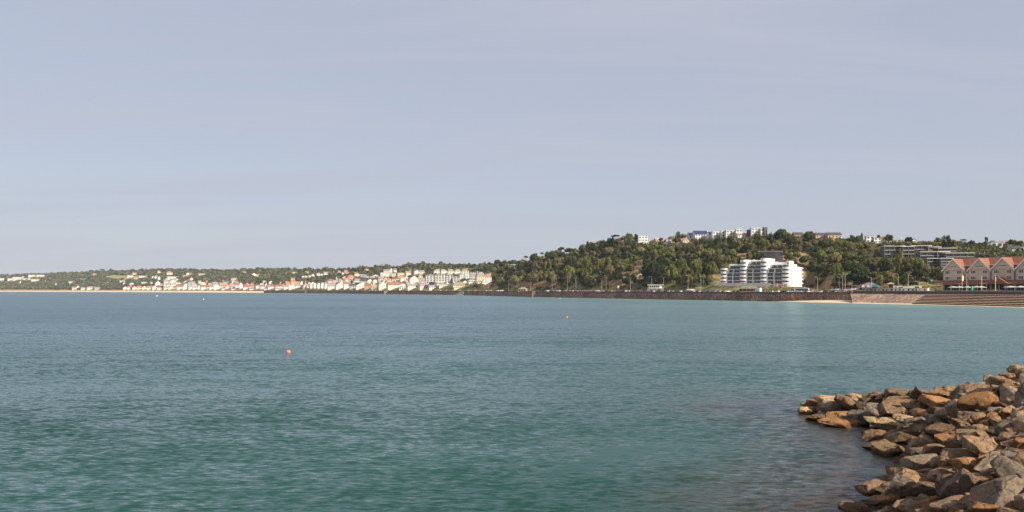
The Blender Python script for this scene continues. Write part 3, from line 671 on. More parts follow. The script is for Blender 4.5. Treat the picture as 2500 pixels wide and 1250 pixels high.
    for f in range(fl):
        for i in range(n):
            cx = -X+w2*(i+.5)/n; ww = min(1.7, w2/n*.5) if kind != 'flat' else w2/n*.66
            if far:
                o = MB().box(cx-ww/2, cx+ww/2, -.05, -.003, f*fh+fh*.3, f*fh+fh*.82).build('window', M_PANE, t)
            else: rect_win(M_WHITE, M_PANE, t, cx, f*fh+fh*.28, ww, fh*.55)
    if prot: PROT.append((px0, px1, pt, pb, Y))
    kn = {'gable': 'house', 'front': 'gable-fronted house', 'hip': 'hipped house', 'flat': 'flat-topped building'}[kind]
    if label: t['label'] = label
    else:
        if zone is None:
            band = 'on shore front' if pb > 700 else 'behind shore front' if pb > 688 else 'high among trees' if pb < 676 else 'halfway up'
            side = 'behind far left beach' if px0 < 300 else 'by far beach' if px0 < 500 else 'left of church' if px0 < 698 else 'right of church' if px0 < 945 else 'in town below ridge'
            zone = f'{band} {side}'
        ra = dict(o='orange-roofed', r='brown-roofed', g='slate-roofed', d='dark-roofed', w='', n='green-roofed', b='solar-roofed', t='tan-roofed')[roof]
        queue(t, 'a', (f'{WALLN[wall]} {ra}' if kind != 'flat' else WALLN[wall]).strip(), kn, zone)
    return t
def H(s, ox, oy, k, **kw):
    for tok in s.replace('\n', ';').split(';'):
        q = tok.split()
        if not q: continue
        a, b, c, d = [float(v) for v in q[:4]]
        house(ox+a/k, ox+b/k, oy+c/k, oy+d/k, q[4], q[5] if len(q) > 5 else 'g', {'g': 'gable', 'f': 'front', 'h': 'hip', 'x': 'flat'}[q[6]] if len(q) > 6 else 'gable', **kw)
H("""0 60 368 408 W g x;60 110 385 412 W g g;120 200 372 405 W w x;200 340 352 398 W w x;345 480 372 402 W w x;485 610 380 412 W g g;440 560 318 350 C w x;565 680 318 352 C w x;340 470 338 358 G w x;215 248 415 440 W g f;300 335 415 440 C g f
690 735 400 422 C g g;845 905 448 468 W w x;1050 1150 420 440 W w x;1100 1165 505 545 C o g;1165 1225 488 542 W g f;1240 1330 510 545 W g g;1330 1440 495 543 C g h;1440 1550 505 545 G g g;1940 1990 325 360 W g f;1990 2030 320 357 W g g;2025 2105 285 308 C o g
2130 2250 330 352 C g g;2045 2100 362 384 W g g;2320 2360 338 372 W g f;2360 2400 330 372 W g g;2410 2450 345 397 W g f;2405 2450 250 294 C r g;2480 2500 245 265 W g f;1830 1910 402 430 C g g;2300 2370 425 457 W g g;2370 2450 415 488 W g f;2160 2250 428 448 W w x
1880 1950 500 546 C o f;1950 2020 492 546 W o g;2020 2090 495 546 W o f;2090 2170 492 546 Y o g;2170 2240 490 546 C o f;2240 2320 490 546 W o g;2320 2400 488 546 W o f;2400 2480 500 548 W g g;1640 1700 415 432 C g g;1420 1480 300 322 P o g""", 0, 620, 6.25)
H("""45 135 266 320 C o h;340 392 286 320 W g f;392 432 286 320 R r g;530 620 300 322 W w x;55 210 342 386 W w x;20 60 370 402 W g g;290 370 320 347 T o g;0 80 392 442 W g g;82 175 398 446 W g f;178 270 428 458 C g g;300 370 408 466 W g f;372 440 432 482 W g g
1335 1420 292 346 C r f;1425 1465 303 346 P r g;1025 1125 360 412 Y g h;905 1040 398 462 G d h;520 560 418 442 W g g;562 640 428 476 W g f;640 700 403 436 T o g;740 850 428 472 T g g;430 500 448 502 W g g;2105 2152 336 362 W w x;2155 2202 333 360 W w x;2210 2252 323 352 W g g
2255 2302 308 344 W g f;2335 2387 290 334 W g g;2387 2432 298 332 W g f;2440 2500 273 322 W g g;1960 2030 273 293 C g g;2160 2212 266 292 C o g;1200 1260 262 292 P r g
0 70 495 540 W g g;72 150 490 542 C g f;152 200 500 540 T o g;202 290 470 543 W r g;292 372 465 543 W g f;375 440 480 543 C g g;442 520 485 545 W g g;522 560 475 545 W g f;562 660 470 545 C r g;662 755 472 545 Y r g;690 762 500 547 W g f;765 860 465 545 W g f
862 940 462 512 P o g;940 1025 470 528 W o g;1025 1085 478 528 C g g;1090 1150 455 520 W r g;1152 1205 440 530 W r f;1210 1300 478 545 W r g;1230 1400 470 525 T r g;1405 1470 458 530 W d g;1472 1560 468 532 W r g;1545 1580 450 545 W g f;1582 1700 470 535 W r g
1702 1830 468 535 C r g;1832 1900 478 542 W g g;2000 2080 455 520 W g g;2082 2130 415 470 W g f;2130 2200 468 520 C g g;2200 2240 430 475 W g f;1300 1420 520 548 C r g;880 960 515 545 W g g;1030 1120 520 547 W r g;1520 1640 520 547 C g g;1700 1820 520 547 W g g""", 400, 620, 6.25)
H("""85 160 256 286 W r g;162 212 256 286 W g g;215 330 273 302 C r g;250 420 243 269 T o g;500 570 223 257 C o g;575 700 226 252 C o g;300 400 313 372 R o f;240 330 368 422 R o g;410 490 283 347 C o h;850 950 233 287 W g g;950 1000 220 284 W g f;1002 1062 223 282 C r g
805 965 283 353 W w x;560 670 316 367 C g g;672 790 313 372 C g f;500 560 310 360 G g g;970 1060 288 352 C w x;1062 1190 288 327 Y w x;1192 1280 266 324 C n g;1320 1400 248 304 W g f;1400 1475 250 304 W g g;1070 1170 336 417 Y o g;1172 1235 333 422 W r f
1245 1400 333 447 C r f;1392 1510 368 462 W n g;2020 2088 308 382 W w x;2090 2180 290 382 W w x;2172 2268 283 387 G g g;2270 2422 273 432 Y g h;2392 2500 298 447 W o h;1622 1727 230 302 W n h;1727 1830 230 302 W n h;1832 1935 230 302 W n h
1937 2040 230 302 C n h;2042 2150 230 297 W n h;1925 2088 433 523 Y n g;780 910 423 537 C r f;912 1110 428 532 C r g;1112 1210 448 532 W g f;1212 1400 453 532 C g g;1402 1545 453 527 C g g;1547 1650 478 540 W g g;1092 1160 508 546 W d x;490 600 383 452 G d g
602 690 383 452 C g f;690 767 390 452 W w f;122 242 438 532 W r f;0 120 448 542 C g g;245 330 428 532 W r g;332 430 453 532 G d g;432 560 448 532 C r f;562 660 448 532 T r g;662 760 450 532 T r f;0 80 393 442 C r g;82 150 393 437 W o f;2150 2260 398 442 W w x
490 560 440 482 W g g;170 240 380 440 T g g;415 490 375 440 W g g;770 840 345 400 G g g;1660 1760 430 470 W w x;1700 1850 455 500 W w x;2340 2400 410 450 W g g;830 900 380 430 T o g;900 980 360 430 R o f;980 1060 380 430 C g g""", 800, 620, 6.25)
# further rows of houses packed between the larger ones
rf_ = random.Random(31)
def filler(pxa, pxb, py, hmin, hmax, wmin, wmax, skip=()):
    px = pxa
    while px < pxb:
        w_ = rf_.uniform(wmin, wmax)
        if rf_.random() < .8 and not any(a < px+w_ and px < b for a, b in skip):
            h_ = rf_.uniform(hmin, hmax); b_ = py+rf_.uniform(-1.4, 1.4)
            house(px, px+w_, b_-h_, b_, rf_.choices('WCPTYG', [9, 4, 1.5, 1.5, .7, .6])[0], rf_.choices('gorn', [4, 2.5, 3, .7])[0], rf_.choices(['gable', 'front', 'hip'], [5, 4, 1])[0], prot=rf_.random() < .6)
        px += w_*rf_.uniform(.9, 1.6)
filler(400, 700, 699, 6.5, 9, 7, 13); filler(402, 695, 693, 6, 8.5, 7, 12, ((500, 540), (600, 640))); filler(745, 945, 697, 7, 10, 8, 14); filler(800, 960, 690, 7, 9, 8, 14); filler(740, 830, 703, 6, 9, 8, 14)
filler(960, 1050, 699, 8, 11, 8, 14); filler(925, 1045, 688, 7, 10, 8, 13); filler(1075, 1110, 700, 7, 9, 9, 13); filler(820, 930, 681, 6, 8, 8, 13); filler(940, 1040, 678, 6, 8, 8, 12); filler(1130, 1185, 692, 7, 9, 8, 12)
filler(300, 400, 696, 5, 7, 7, 11, ((330, 370),)); filler(420, 480, 686, 5, 7, 7, 11)
# seafront apartment blocks with balconies in the town
def block_apt(px0, px1, pt, pb, wall, roof, floors, bays, label, rot=.25, name='apartment_block', gables=0, slabm=None, glassy=.45, Y=None, rooff=True, depth=12, prot=True):
    pc = (px0+px1)/2; Y = Y or hit(pc, pb); w = (px1-px0)*Y/F; h = (pb-pt)*Y/F; zb = CH-(pb-HZ)/F*Y; x = (pc-1250)/F*Y
    az = math.atan2(x, Y); w /= (math.cos(rot)+.0*abs(math.sin(rot)))
    t = thing(name, (x, Y, zb), -az+rot, label, 'apartment block', 'apartment blocks above the bay')
    X = w/2; rh = min(3.5, h*.22) if rooff else .5; hw = h-rh; fh = hw/floors
    MB().box(-X, X, 1.6, depth, -6, hw).build('wall', wall, t)
    r = MB()
    if rooff:
        if gables:
            for g in range(gables):
                a = -X+w*g/gables; b = -X+w*(g+1)/gables
                r.prism([(a-.2, hw), (b+.2, hw), ((a+b)/2, h)], .4, depth)
        else: r.v = [(-X-.5, -.2, hw), (X+.5, -.2, hw), (X+.5, depth+.4, hw), (-X-.5, depth+.4, hw), (-X+3, depth/2, h), (X-3, depth/2, h)]; r.f = [(0, 1, 5, 4), (2, 3, 4, 5), (1, 2, 5), (3, 0, 4), (3, 2, 1, 0)]
    else: r.box(-X-.6, X+.6, -.5, depth+.4, hw, h)
    r.build('roof', roof, t)
    sl = slabm or M_WHITE
    for f in range(1, floors): MB().box(-X, X, 0, 1.6, f*fh-.15, f*fh+.15).build('balcony', sl, t)
    bw = w/bays
    for b in range(bays+1):
        xx = -X+b*bw; MB().box(xx-.2, xx+.2, -.05, 1.6, -6, hw).build('pier', wall, t)
    for f in range(floors):
        for b in range(bays):
            cx = -X+(b+.5)*bw; o = MB().box(cx-bw*glassy/2, cx+bw*glassy/2, 1.52, 1.597, f*fh+.3, f*fh+fh*.82).build('window', M_PANE, t)
            if f: MB().box(cx-bw/2+.22, cx+bw/2-.22, .02, .08, f*fh+.16, f*fh+1.1).build('balustrade', M_GREENGLASS if glassy > .48 else mat('pale_balustrade', (.5, .52, .52), .4), t)
    if prot: PROT.append((px0, px1, pt, pb, Y))
    return t
block_apt(1041, 1064, 669, 692, WM('W'), RM('n'), 4, 3, 'white apartment block with green-grey gables, left of the two in the town centre', gables=1)
block_apt(1064, 1092, 667, 693, WM('C'), RM('n'), 4, 4, 'cream apartment block with green-grey roof between two white ones in the town', gables=1)
block_apt(1091, 1107, 668, 691, WM('W'), RM('n'), 4, 2, 'white apartment block with green-grey roof beside the cream block in the town')
block_apt(1107, 1122, 674, 688, WM('W'), RM('g'), 3, 2, 'small white apartment block with grey roof right of the town blocks')
block_apt(1123, 1133, 669, 681, WM('W'), RM('w'), 3, 2, 'narrow white block with dark balconies left of the yellow house', rooff=False)

# church with tower and arch-fronted white hall
Yc = hit(716, 700); s = Yc/F
t = thing('church', ((716-1250)*s, Yc, CH-(704-HZ)*s), .45, 'brown stone church with short square tower and long orange tiled roof by the shore', 'church')
w1 = 34*s
MB().box(-w1/2, w1/2, 0, 14, -4, 8*s).build('wall', WM('T'), t)
MB().prism([(-.5, 8*s), (15, 8*s), (7.2, 17*s)], 0, 1).v
r = MB(); r.v = [(-w1/2-.5, -.6, 8*s), (w1/2+.5, -.6, 8*s), (w1/2+.5, 7, 17*s), (-w1/2-.5, 7, 17*s), (-w1/2-.5, 14.6, 8*s), (w1/2+.5, 14.6, 8*s)]; r.f = [(0, 1, 2, 3), (3, 2, 5, 4), (0, 3, 4), (1, 5, 2)]
r.build('roof', RM('o'), t)
tw = MB().box(-6*s, 4*s, -1, 9, -4, 24*s)
for a, b in ((-6*s, -4.2*s), (-1.9*s, -.1*s), (2.2*s, 4*s)): tw.box(a, b, -1.0, .8, 24*s, 26.2*s)
tw.build('tower', mat('church_stone', (.5, .33, .22), .9, .2, .3), t)
for a in (-3.2, .8): MB().box(a*s-1, a*s+1, -1.06, -1.003, 16*s, 21*s).build('window', M_PANE, t)
for a in (-14, -10, 8, 12): MB().box(a*s-.7, a*s+.7, -.06, -.003, 2.5*s, 6.5*s).build('window', M_PANE, t)
Yh = hit(712, 706.5); s = Yh/F; wv = 14*s
t = thing('arched_hall', ((712.5-1250)*s, Yh, 8), .35, 'bright white hall with a rounded arch front just below the church', 'hall')
pts = [(-wv/2, -3), (wv/2, -3), (wv/2, 7*s)]+[(wv/2*math.cos(a), 7*s+6*s*math.sin(a)) for a in [math.pi*i/10 for i in range(1, 10)]]+[(-wv/2, 7*s)]
MB().prism(pts, 0, 16).build('wall', WM('W'), t)
MB().box(-1, 1, -.06, -.003, 4*s, 9*s).build('window', M_PANE, t); PROT.append((700, 735, 676, 706, Yc))
# grey stepped terrace right of the church
for i in range(5): house(756+i*9, 765+i*9, 690+.2*i, 705, 'W' if i % 2 else 'C', 'g', 'front', label=f'{ordn(i)} gable from the left in the grey roofed terrace right of the church', rot=.5)

# ---------------------------------------------------------------- hilltop and slope houses on the near hill
NZ = 'atop the near wooded hill'
for a in [(1558,1582,576,590,'W','w','flat'),(1571,1585,590,597,'Y','w','flat'),(1600,1616,581,590,'T','t','gable'),(1627,1641,585,595,'W','g','gable'),(1651,1668,583,593,'P','o','gable'),(1668,1683,582,594,'C','o','hip'),
          (1681,1698,568,584,'W','b','gable'),(1696,1731,563,584,'W','b','gable'),(1727,1738,566,583,'W','b','gable'),(1739,1762,565,580,'W','w','flat'),(1761,1773,563,580,'W','w','flat'),(1772,1798,562,580,'C','w','flat'),(1797,1813,559,575,'W','w','flat'),
          (1800,1836,568,580,'W','o','gable'),(1834,1858,556,577,'W','w','flat'),(1857,1872,557,575,'C','w','flat'),(1826,1834,561,571,'D','d','flat'),(1864,1874,555,564,'D','d','flat'),
          (1938,1963,567,581,'R','d','gable'),(1991,2018,568,582,'T','d','gable'),(2021,2056,567,582,'T','d','gable'),
          (2115,2134,576,593,'W','d','flat'),(2134,2152,580,594,'W','d','flat'),(2152,2179,577,589,'W','r','gable'),(2182,2207,582,592,'W','g','gable'),(2228,2238,583,593,'W','r','front')]:
    house(*a, zone=NZ, far=False, rot=.35)
for a in [(2413,2434,587,602,'W','d','hip'),(2421,2447,591,605,'W','w','flat'),(2443,2461,587,598,'C','w','flat'),(2463,2490,600,615,'W','d','gable'),(2491,2520,601,615,'G','d','flat')]:
    house(*a, zone='on the slope above the hotel', far=False, rot=.15)
# grey terraced apartments
GB = mat('grey_cladding', (.13, .125, .12), .8, .15, .3); GT = mat('stone_cladding', (.36, .27, .2), .9, .2, .5); SLB = mat('pale_slab', (.62, .56, .5), .8, .1, .4)
G8 = lambda v: 2240+v/5.954; g8 = lambda v: 560+v/5.954
ap = [((2162, 2207, 600, 628), GB, 3, 4, 'leftmost'), ((2206, 2231, 601, 627), GB, 3, 2, 'pale-fronted second'), ((2228, 2271, 599, 616), GB, 2, 4, 'highest'), ((2269, 2295, 602, 616), GT, 2, 2, 'upper middle'), ((2294, 2333, 605, 618), GB, 2, 3, 'upper right'),
      ((2250, 2291, 614, 631), GB, 2, 3, 'middle'), ((2291, 2316, 614, 631), GT, 2, 2, 'stone-clad middle'), ((2314, 2374, 617, 634), GB, 2, 4, 'long right-hand'), ((2266, 2299, 630, 652), GB, 3, 3, 'lower left'), ((2299, 2324, 630, 656), GB, 4, 2, 'lowest right')]
for (a, b, c, d), m_, f, n, ad in ap:
    block_apt(a, b, c, d+2, m_, SLB, f, n, f'{ad} block of the grey flat-roofed terraced apartments on the slope above the hotel', rooff=False, slabm=SLB, glassy=.8, rot=.35)
mtx = [(2360, 2410, 622, 632, 690)]
block_apt(2372, 2412, 622, 633, GB, RM('d'), 1, 4, 'long low dark building behind the hotel roof', rooff=False, rot=.2, glassy=.5)
block_apt(2434, 2470, 626, 633, WM('W'), RM('d'), 1, 4, 'long low white-edged building behind the hotel ridge', rooff=False, rot=.2, glassy=.5)

# ---------------------------------------------------------------- white stepped apartment building
TH = math.radians(37)
Y0 = 762.0; O = Vector(((1758.5-1250)/F*Y0, Y0))
ucol = Vector((math.cos(TH), -math.sin(TH))); vcol = Vector((math.sin(TH), math.cos(TH)))
zg = CH-(692.5-HZ)/F*740
t = thing('white_apartment_building', (O.x, O.y, zg), -TH, 'big white stepped seafront apartment building with rounded bays and dark balconies below the wooded hill', 'apartment building')
def u_at(px, v=0):
    k = (px-1250)/F; P = O+vcol*v
    return (k*P.y-P.x)/(ucol.x-k*ucol.y)
WHT = mat('white_render', (.84, .82, .77), .8, .06, .15); FH = 3.42
def zpx(cy, Y=735): return CH-((620+cy/10.417)-HZ)/F*Y-zg
P8 = lambda cx: 1750+cx/10.417
def bay(cx0, cx1, top, v1, name='bay_tower'):
    a = u_at(P8(cx0)); b = u_at(P8(cx1)); r = (b-a)*.5
    pts = []
    n = 8
    for i in range(n+1):
        q = math.pi*i/n; pts.append(((a+b)/2-r*math.cos(q), 1.6-1.6*math.sin(q)))
    pts += [(b, v1), (a, v1)]
    pts = pts[::1]
    o = MB().plan(pts, -3, top).build(name, WHT, t)
    nf = int(round(top/FH)); 
    for f in range(nf):
        zz = f*FH+1.25
        if zz+1.3 > top: continue
        w = MB(); n0 = len(w.v)
        idx = range(1, n)
        for i in idx:
            x, y = pts[i]; nx, ny = math.cos(math.pi*i/n)*-.05, -.06
            w.v += [(x+nx, y+ny, zz), (x+nx, y+ny, zz+1.35)]
        k = len(list(idx)); w.f = [(2*i, 2*i+2, 2*i+3, 2*i+1) for i in range(k-1)]
        w.build('ribbon_window', M_PANE, o)
    return a, b
def seg(u0, u1, v0, v1, z0, z1, nm='wall', m=None): return MB().box(u0, u1, v0, v1, z0, z1).build(nm, m or WHT, t)
def stack(cx0, cx1, cols, levels, vb):
    """levels: list of (floor index, left cx at that floor); terraces step back"""
    for f, cl_ in levels:
        u0 = u_at(P8(cl_), 2); u1 = u_at(P8(cx1), 2)
        z = f*FH
        back = 3.2+max(0, f-3)*1.5
        seg(u0+.1, u1, back, vb, z, z+FH-.3)                         # room wall
        MB().box(u0, u1, 0.7+max(0, f-3)*1.5, back+.2, z+FH-.32, z+FH-.02).build('balcony', WHT, t)   # slab above
        n = cols
        for c in range(n):
            a = u0+(u1-u0)*c/n; b = u0+(u1-u0)*(c+1)/n
            w = MB().box(a+.55, b-.5, back-.08, back-.004, z+.1, z+FH-.75).build('glazing', M_PANE, t)
            mm = MB()
            for j in (1, 2): xx = a+.55+(b-a-1.05)*j/3; mm.box(xx-.07, xx+.07, back-.13, back-.081, z+.1, z+FH-.75)
            mm.build('mullion', WHT, w)
            MB().box(a+.3, b-.3, .9+max(0, f-3)*1.5, .96+max(0, f-3)*1.5, z+.05, z+1.05).build('balustrade', M_GREENGLASS, t)
            if f < 4: MB().box(a-.28, a+.28, .68, back, z-.02 if f else -3, z+FH-.42).build('pier', WHT, t)
A = bay(85, 240, zpx(345), 12); Cc = bay(580, 742, zpx(133), 17); E = bay(1100, 1262, zpx(108), 22); Gg = bay(1652, 1832, zpx(290), 17.5)
stack(255, 578, 2, [(0, 258), (1, 258), (2, 262), (3, 300)], 12)
stack(300, 572, 1, [(4, 305)], 13)
stack(752, 1098, 2, [(0, 762), (1, 762), (2, 762), (3, 762), (4, 790), (5, 820)], 16)
stack(1275, 1650, 2, [(0, 1285), (1, 1285), (2, 1285), (3, 1320), (4, 1370)], 17)
ua, ub = u_at(P8(300), 5), u_at(P8(578), 5); seg(ua, ub, 6, 14, 4*FH, zpx(238), 'penthouse')
ua, ub = u_at(P8(850), 7), u_at(P8(1100), 7); seg(ua, ub, 7.5, 18, 5*FH, zpx(140), 'penthouse')
ua, ub = u_at(P8(1440), 8), u_at(P8(1850), 8); seg(ua, ub, 8, 17, 4*FH+.02, zpx(205), 'penthouse')
# right-hand block: penthouse, end wall, rear wing
pa, pb_ = Gg[0]+3, Gg[1]-.8; 
seg(pa, pb_, 4, 16, zpx(290)-.01, zpx(185), 'penthouse'); MB().box(pa+.6, pb_-.8, 3.93, 3.997, zpx(290)+.5, zpx(290)+2.6).build('glazing', M_PANE, t)
endu = Gg[1]; 
seg(endu-7, endu-.4, 17.48, 23, -3, zpx(262), 'rear_wall')
for f in range(4):    # end wall openings face +u
    z = f*FH+1
    MB().box(endu+.004, endu+.07, 5.5, 7.1, z, z+2.1).build('end_window', M_PANE, t)
    MB().box(endu+1.004, endu+1.07, 19.5, 20.3, z+.6, z+1.4).build('end_window', M_PANE, t)
seg(endu-6, endu+1, 17.5, 33, -3, zpx(330), 'rear_wing')
for f in range(5): MB().box(endu-5, endu+1.8, 33, 34.4, f*FH-.2, f*FH+.9).build('rear_balcony', WHT, t)
for cx, v, hgt in ((930, 12, zpx(140)), (1520, 12, zpx(205)), (1900, 10, zpx(185)), (1150, 14, zpx(108))):
    u = u_at(P8(cx), v); MB().box(u-.8, u+.8, v, v+1.6, hgt-.1, hgt+.9).build('roof_unit', M_CONC, t)
PROT.append((1750, 1966, 628, 700, 700))
# podium wall and front garage
t2 = thing('podium_wall', (O.x, O.y, 0), -TH, 'low grey podium wall with glass rail in front of the white apartment building', 'wall')
uu = u_at(1930); 
MB().box(u_at(1752), uu-16, -5.4, -4.6, 6, zg-.4).build('wall_face', mat('podium_grey', (.55, .5, .48), .85, .12, .4), t2)
MB().box(u_at(1752), uu-16, -5.1, -4.95, zg-.4, zg+.7).build('glass_rail', mat('rail_glass', (.4, .43, .45), .2, .1), t2)
MB().box(uu-16, uu-3, -5.6, -4.6, 6, zg-1.2).build('garage_front', mat('garage_grey', (.34, .32, .32), .8), t2)
MB().box(u_at(1752), uu-1, -4.6, 3, 6, zg-.5).build('terrace_slab', M_CONC, t2)
for a in (1896, 1902, 1917, 1926):
    MB().box(u_at(a)-.6, u_at(a)+.6, -5.9, -5.5, 6, zg+.2).build('pillar', WM('P'), t2)
t2 = thing('retaining_wall', (0, 0, 0), 0, 'dark grey concrete retaining wall in the cliff above the white apartment building', 'retaining wall')
m = MB(); pp = [(1846, 614, 640), (1866, 613.5, 645), (1911, 614.5, 645)]
Yr = hit(1870, 634)-6; print('YR', Yr, hit(1870, 612)); pts = [W(a, b, Yr-(a-1846)*.25) for a, b, c in pp]; bts = [W(a, c, Yr-(a-1846)*.25) for a, b, c in pp]
m.v = [tuple(p) for p in pts+bts]+[tuple(p+Vector((0, 8, 0))) for p in pts+bts]
m.f = [(3, 4, 1, 0), (4, 5, 2, 1), (0, 1, 7, 6), (1, 2, 8, 7), (5, 11, 8, 2), (0, 6, 9, 3)]
m.build('wall_face', mat('retaining_concrete', (.25, .225, .21), .9, .2, .15), t2)
m = MB(); cps = [p+Vector((0, -.4, 0)) for p in pts]
for a, b in zip(cps, cps[1:]): m.tube(a, b, .35, .35, 6)
m.build('coping', M_CONC, t2); PROT.append((1834, 1912, 612, 634, 830))

# ---------------------------------------------------------------- hotel
TH2 = math.radians(56); Yh = 548.0; OH = Vector(((2304-1250)/F*Yh, Yh)); uc = Vector((math.cos(TH2), -math.sin(TH2))); vc = Vector((math.sin(TH2), math.cos(TH2)))
def hu(px, v=0):
    k = (px-1250)/F; P = OH+vc*v; return (k*P.y-P.x)/(uc.x-k*uc.y)
zh = 8.2
def hz(py): return CH-(py-HZ)/F*Yh-zh
t = thing('seafront_hotel', (OH.x, OH.y, zh), -TH2, 'long tan seafront hotel with tall white-edged gables and red-orange tiled roof', 'hotel')
HW = mat('hotel_render', (.55, .415, .31), .9, .08, .2); HR = mat('hotel_tiles', (.25, .105, .06), .85, .2, .6, col2=(.19, .075, .045)); CREAM = mat('cream_trim', (.78, .7, .63), .7, .05)
eave = hz(660); ridge = hz(630.5); peak = hz(633.5); U1 = 96
MB().box(0, U1, 0, 22, -2, eave-.01).build('wall', HW, t)
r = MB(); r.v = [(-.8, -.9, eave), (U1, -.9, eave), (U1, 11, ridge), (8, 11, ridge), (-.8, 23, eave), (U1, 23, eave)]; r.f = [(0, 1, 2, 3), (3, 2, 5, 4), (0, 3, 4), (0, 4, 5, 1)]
r.build('roof', mat('shaded_roof_tiles', (.2, .075, .045), .9, .2, .6), t)  # same tiles as the sunlit gables, with shade put into the colour
gs = [(2304.5, 2357), (2367, 2421), (2422.5, 2480), (2482, 2541)]
g_u = [(hu(a), hu(b)) for a, b in gs]+[(g, g+14.2) for g in (60.5, 75)]
V = [hz(v) for v in (675.5, 683.8, 661.6, 669.8, 649.8, 654.2)]
def hwin(u, zb, zt, w, y, mull=1): rect_win(CREAM, M_PANE, t, u, zb, w, zt-zb, y, .16, mull)
for i, (a, b) in enumerate(g_u):
    c = (a+b)/2; X = (b-a)/2
    g = MB().prism([(a+.5, -1), (b-.5, -1), (b-.5, eave-.02), (c, peak-.35), (a+.5, eave-.02)], -1.6, 4).build('gable_wall', HW, t)
    rf = MB(); th = .3; sl = (peak-eave)/X; e = .5
    rf.v = [(a-e, -2.2, eave-sl*e), (a-e, 11, eave-sl*e), (c, 11, peak), (c, -2.2, peak), (b+e, 11, eave-sl*e), (b+e, -2.2, eave-sl*e)]
    rf.v += [(x, y, z+th) for x, y, z in rf.v]
    rf.f = [(6, 9, 8, 7), (9, 11, 10, 8), (0, 1, 2, 3), (3, 2, 4, 5), (0, 6, 7, 1), (5, 4, 10, 11), (0, 3, 9, 6), (3, 5, 11, 9)]
    rfo = rf.build('gable_roof', HR, t)
    bb = MB()
    for sx, xx in ((-1, a), (1, b)):
        bb.v += [(xx+sx*e*1.25, -2.32, eave-sl*e*1.25-.75), (c, -2.32, peak-.6), (c, -2.32, peak+.42), (xx+sx*e*1.25, -2.32, eave-sl*e*1.25+.35)]
        bb.v += [(x, y+.1, z) for x, y, z in bb.v[-4:]]; k = len(bb.v)-8
        bb.f += [tuple(k+q for q in Q) for Q in ((0,1,2,3),(7,6,5,4),(0,4,5,1),(1,5,6,2),(2,6,7,3),(3,7,4,0))]
    bb.build('bargeboard', CREAM, rfo)
    for q in (-.27, .27):
        hwin(c+q*2*X, V[1], V[0], 3.2, -1.6, 2); hwin(c+q*2*X, V[3], V[2], 3.2, -1.6, 2)
    hwin(c, V[5], V[4], 5.2 if i else 4.2, -1.6, 4)
    MB().box(a+.3, b-.3, -1.75, -1.6, eave-.35, eave-.05).build('string_course', mat('band', (.4, .26, .18), .9), t)
    n = g_u[i+1][0] if i+1 < len(g_u) else None
    if n and n-b > 1.5:
        hwin((b+n)/2, V[1], V[0], 1.8, 0, 1); hwin((b+n)/2, V[3], V[2], 1.8, 0, 1)
    if n:
        d = MB().box((b+n)/2-2.4, (b+n)/2+2.4, 1.2, 6, eave+.6, eave+3.2).build('dormer', CREAM, t)
        MB().box((b+n)/2-2.1, (b+n)/2+2.1, 1.12, 1.197, eave+1.2, eave+2.7).build('pane', M_PANE, d)
# verandah
vt, vb_ = hz(684.5), hz(693.5)
r = MB(); r.v = [(-4, -7, vb_), (U1, -7, vb_), (U1, -1.62, vt), (-1.5, -1.62, vt), (-4, -7, vb_-.35), (U1, -7, vb_-.35), (U1, -1.62, vb_-.35), (-4, -1.62, vb_-.35)]
r.f = [(0, 1, 2, 3), (4, 5, 1, 0), (4, 7, 6, 5), (0, 3, 7, 4)]
r.build('verandah_roof', HR, t)
cg = hu(2438, -7); m = MB(); m.v = [(cg-6, -8, vb_-.1), (cg+6, -8, vb_-.1), (cg, -8, vt+1.6), (cg, -1.7, vt+1.6), (cg-6, -1.7, vb_-.1), (cg+6, -1.7, vb_-.1)]; m.f = [(0, 1, 2), (0, 2, 3, 4), (1, 5, 3, 2)]
m.build('porch_gable', HR, t)
MB().box(.2, U1, -1.85, -1.62, -.5, vb_-.5).build('ground_floor_glazing', mat('shaded_glazing', (.02, .02, .022), .5), t)  # shade of the verandah recess is put into this near-black sheet
for i in range(14): u = -2.8+i*5.6; MB().box(u-.18, u+.18, -6.8, -6.45, -1, vb_-.36).build('verandah_post', HW, t)
for i in range(16):
    u = 1+i*5; MB().box(u-.5, u+.5, -1.95, -1.86, 0, vb_-.7).build('mullion', HW, t)
MB().box(-2.8, U1, -6.7, -6.6, -.5, 1).build('glass_screen', M_GREENGLASS, t)
PROT.append((2290, 2510, 625, 715, 500))

# umbrellas, flagpoles etc in front of the hotel
def onprom(px, off): Y = sh(px)+off if px > 2078 else wl(px)+off; return (px-1250)/F*Y, Y
def parasol(px, off, label, col='parasol_canvas', wide=2.4):
    x, y = onprom(px, off); t = thing('parasol', (x, y, 8.15), 0, label, 'parasol', 'parasols on the hotel terrace')
    MB().tube((0, 0, 0), (0, 0, 3.1), .05, .05, 6).build('pole', M_METAL, t)
    m = MB(); k = 8; m.v = [(0, 0, 3.3)]+[(wide*math.cos(6.283*i/k), wide*math.sin(6.283*i/k), 2.45) for i in range(k)]+[(wide*math.cos(6.283*i/k), wide*math.sin(6.283*i/k), 2.25) for i in range(k)]
    m.f = [(0, 1+i, 1+(i+1) % k) for i in range(k)]+[(1+i, 9+i, 9+(i+1) % k, 1+(i+1) % k) for i in range(k)]
    m.build('canopy', mat(col, (.42, .37, .34), .9, .05), t)
    MB().box(-.35, .35, -.35, .35, 0, .12).build('base', M_DARK, t)
for i, (p, o_, w) in enumerate([(2328, 36, 3.4), (2343, 40, 3), (2362, 34, 2.4), (2384, 40, 3.3), (2395, 34, 3), (2468, 36, 4), (2492, 38, 3)]):
    parasol(p, o_, f'pale canvas parasol on the hotel terrace, {ordn(i)} from the left', wide=w)
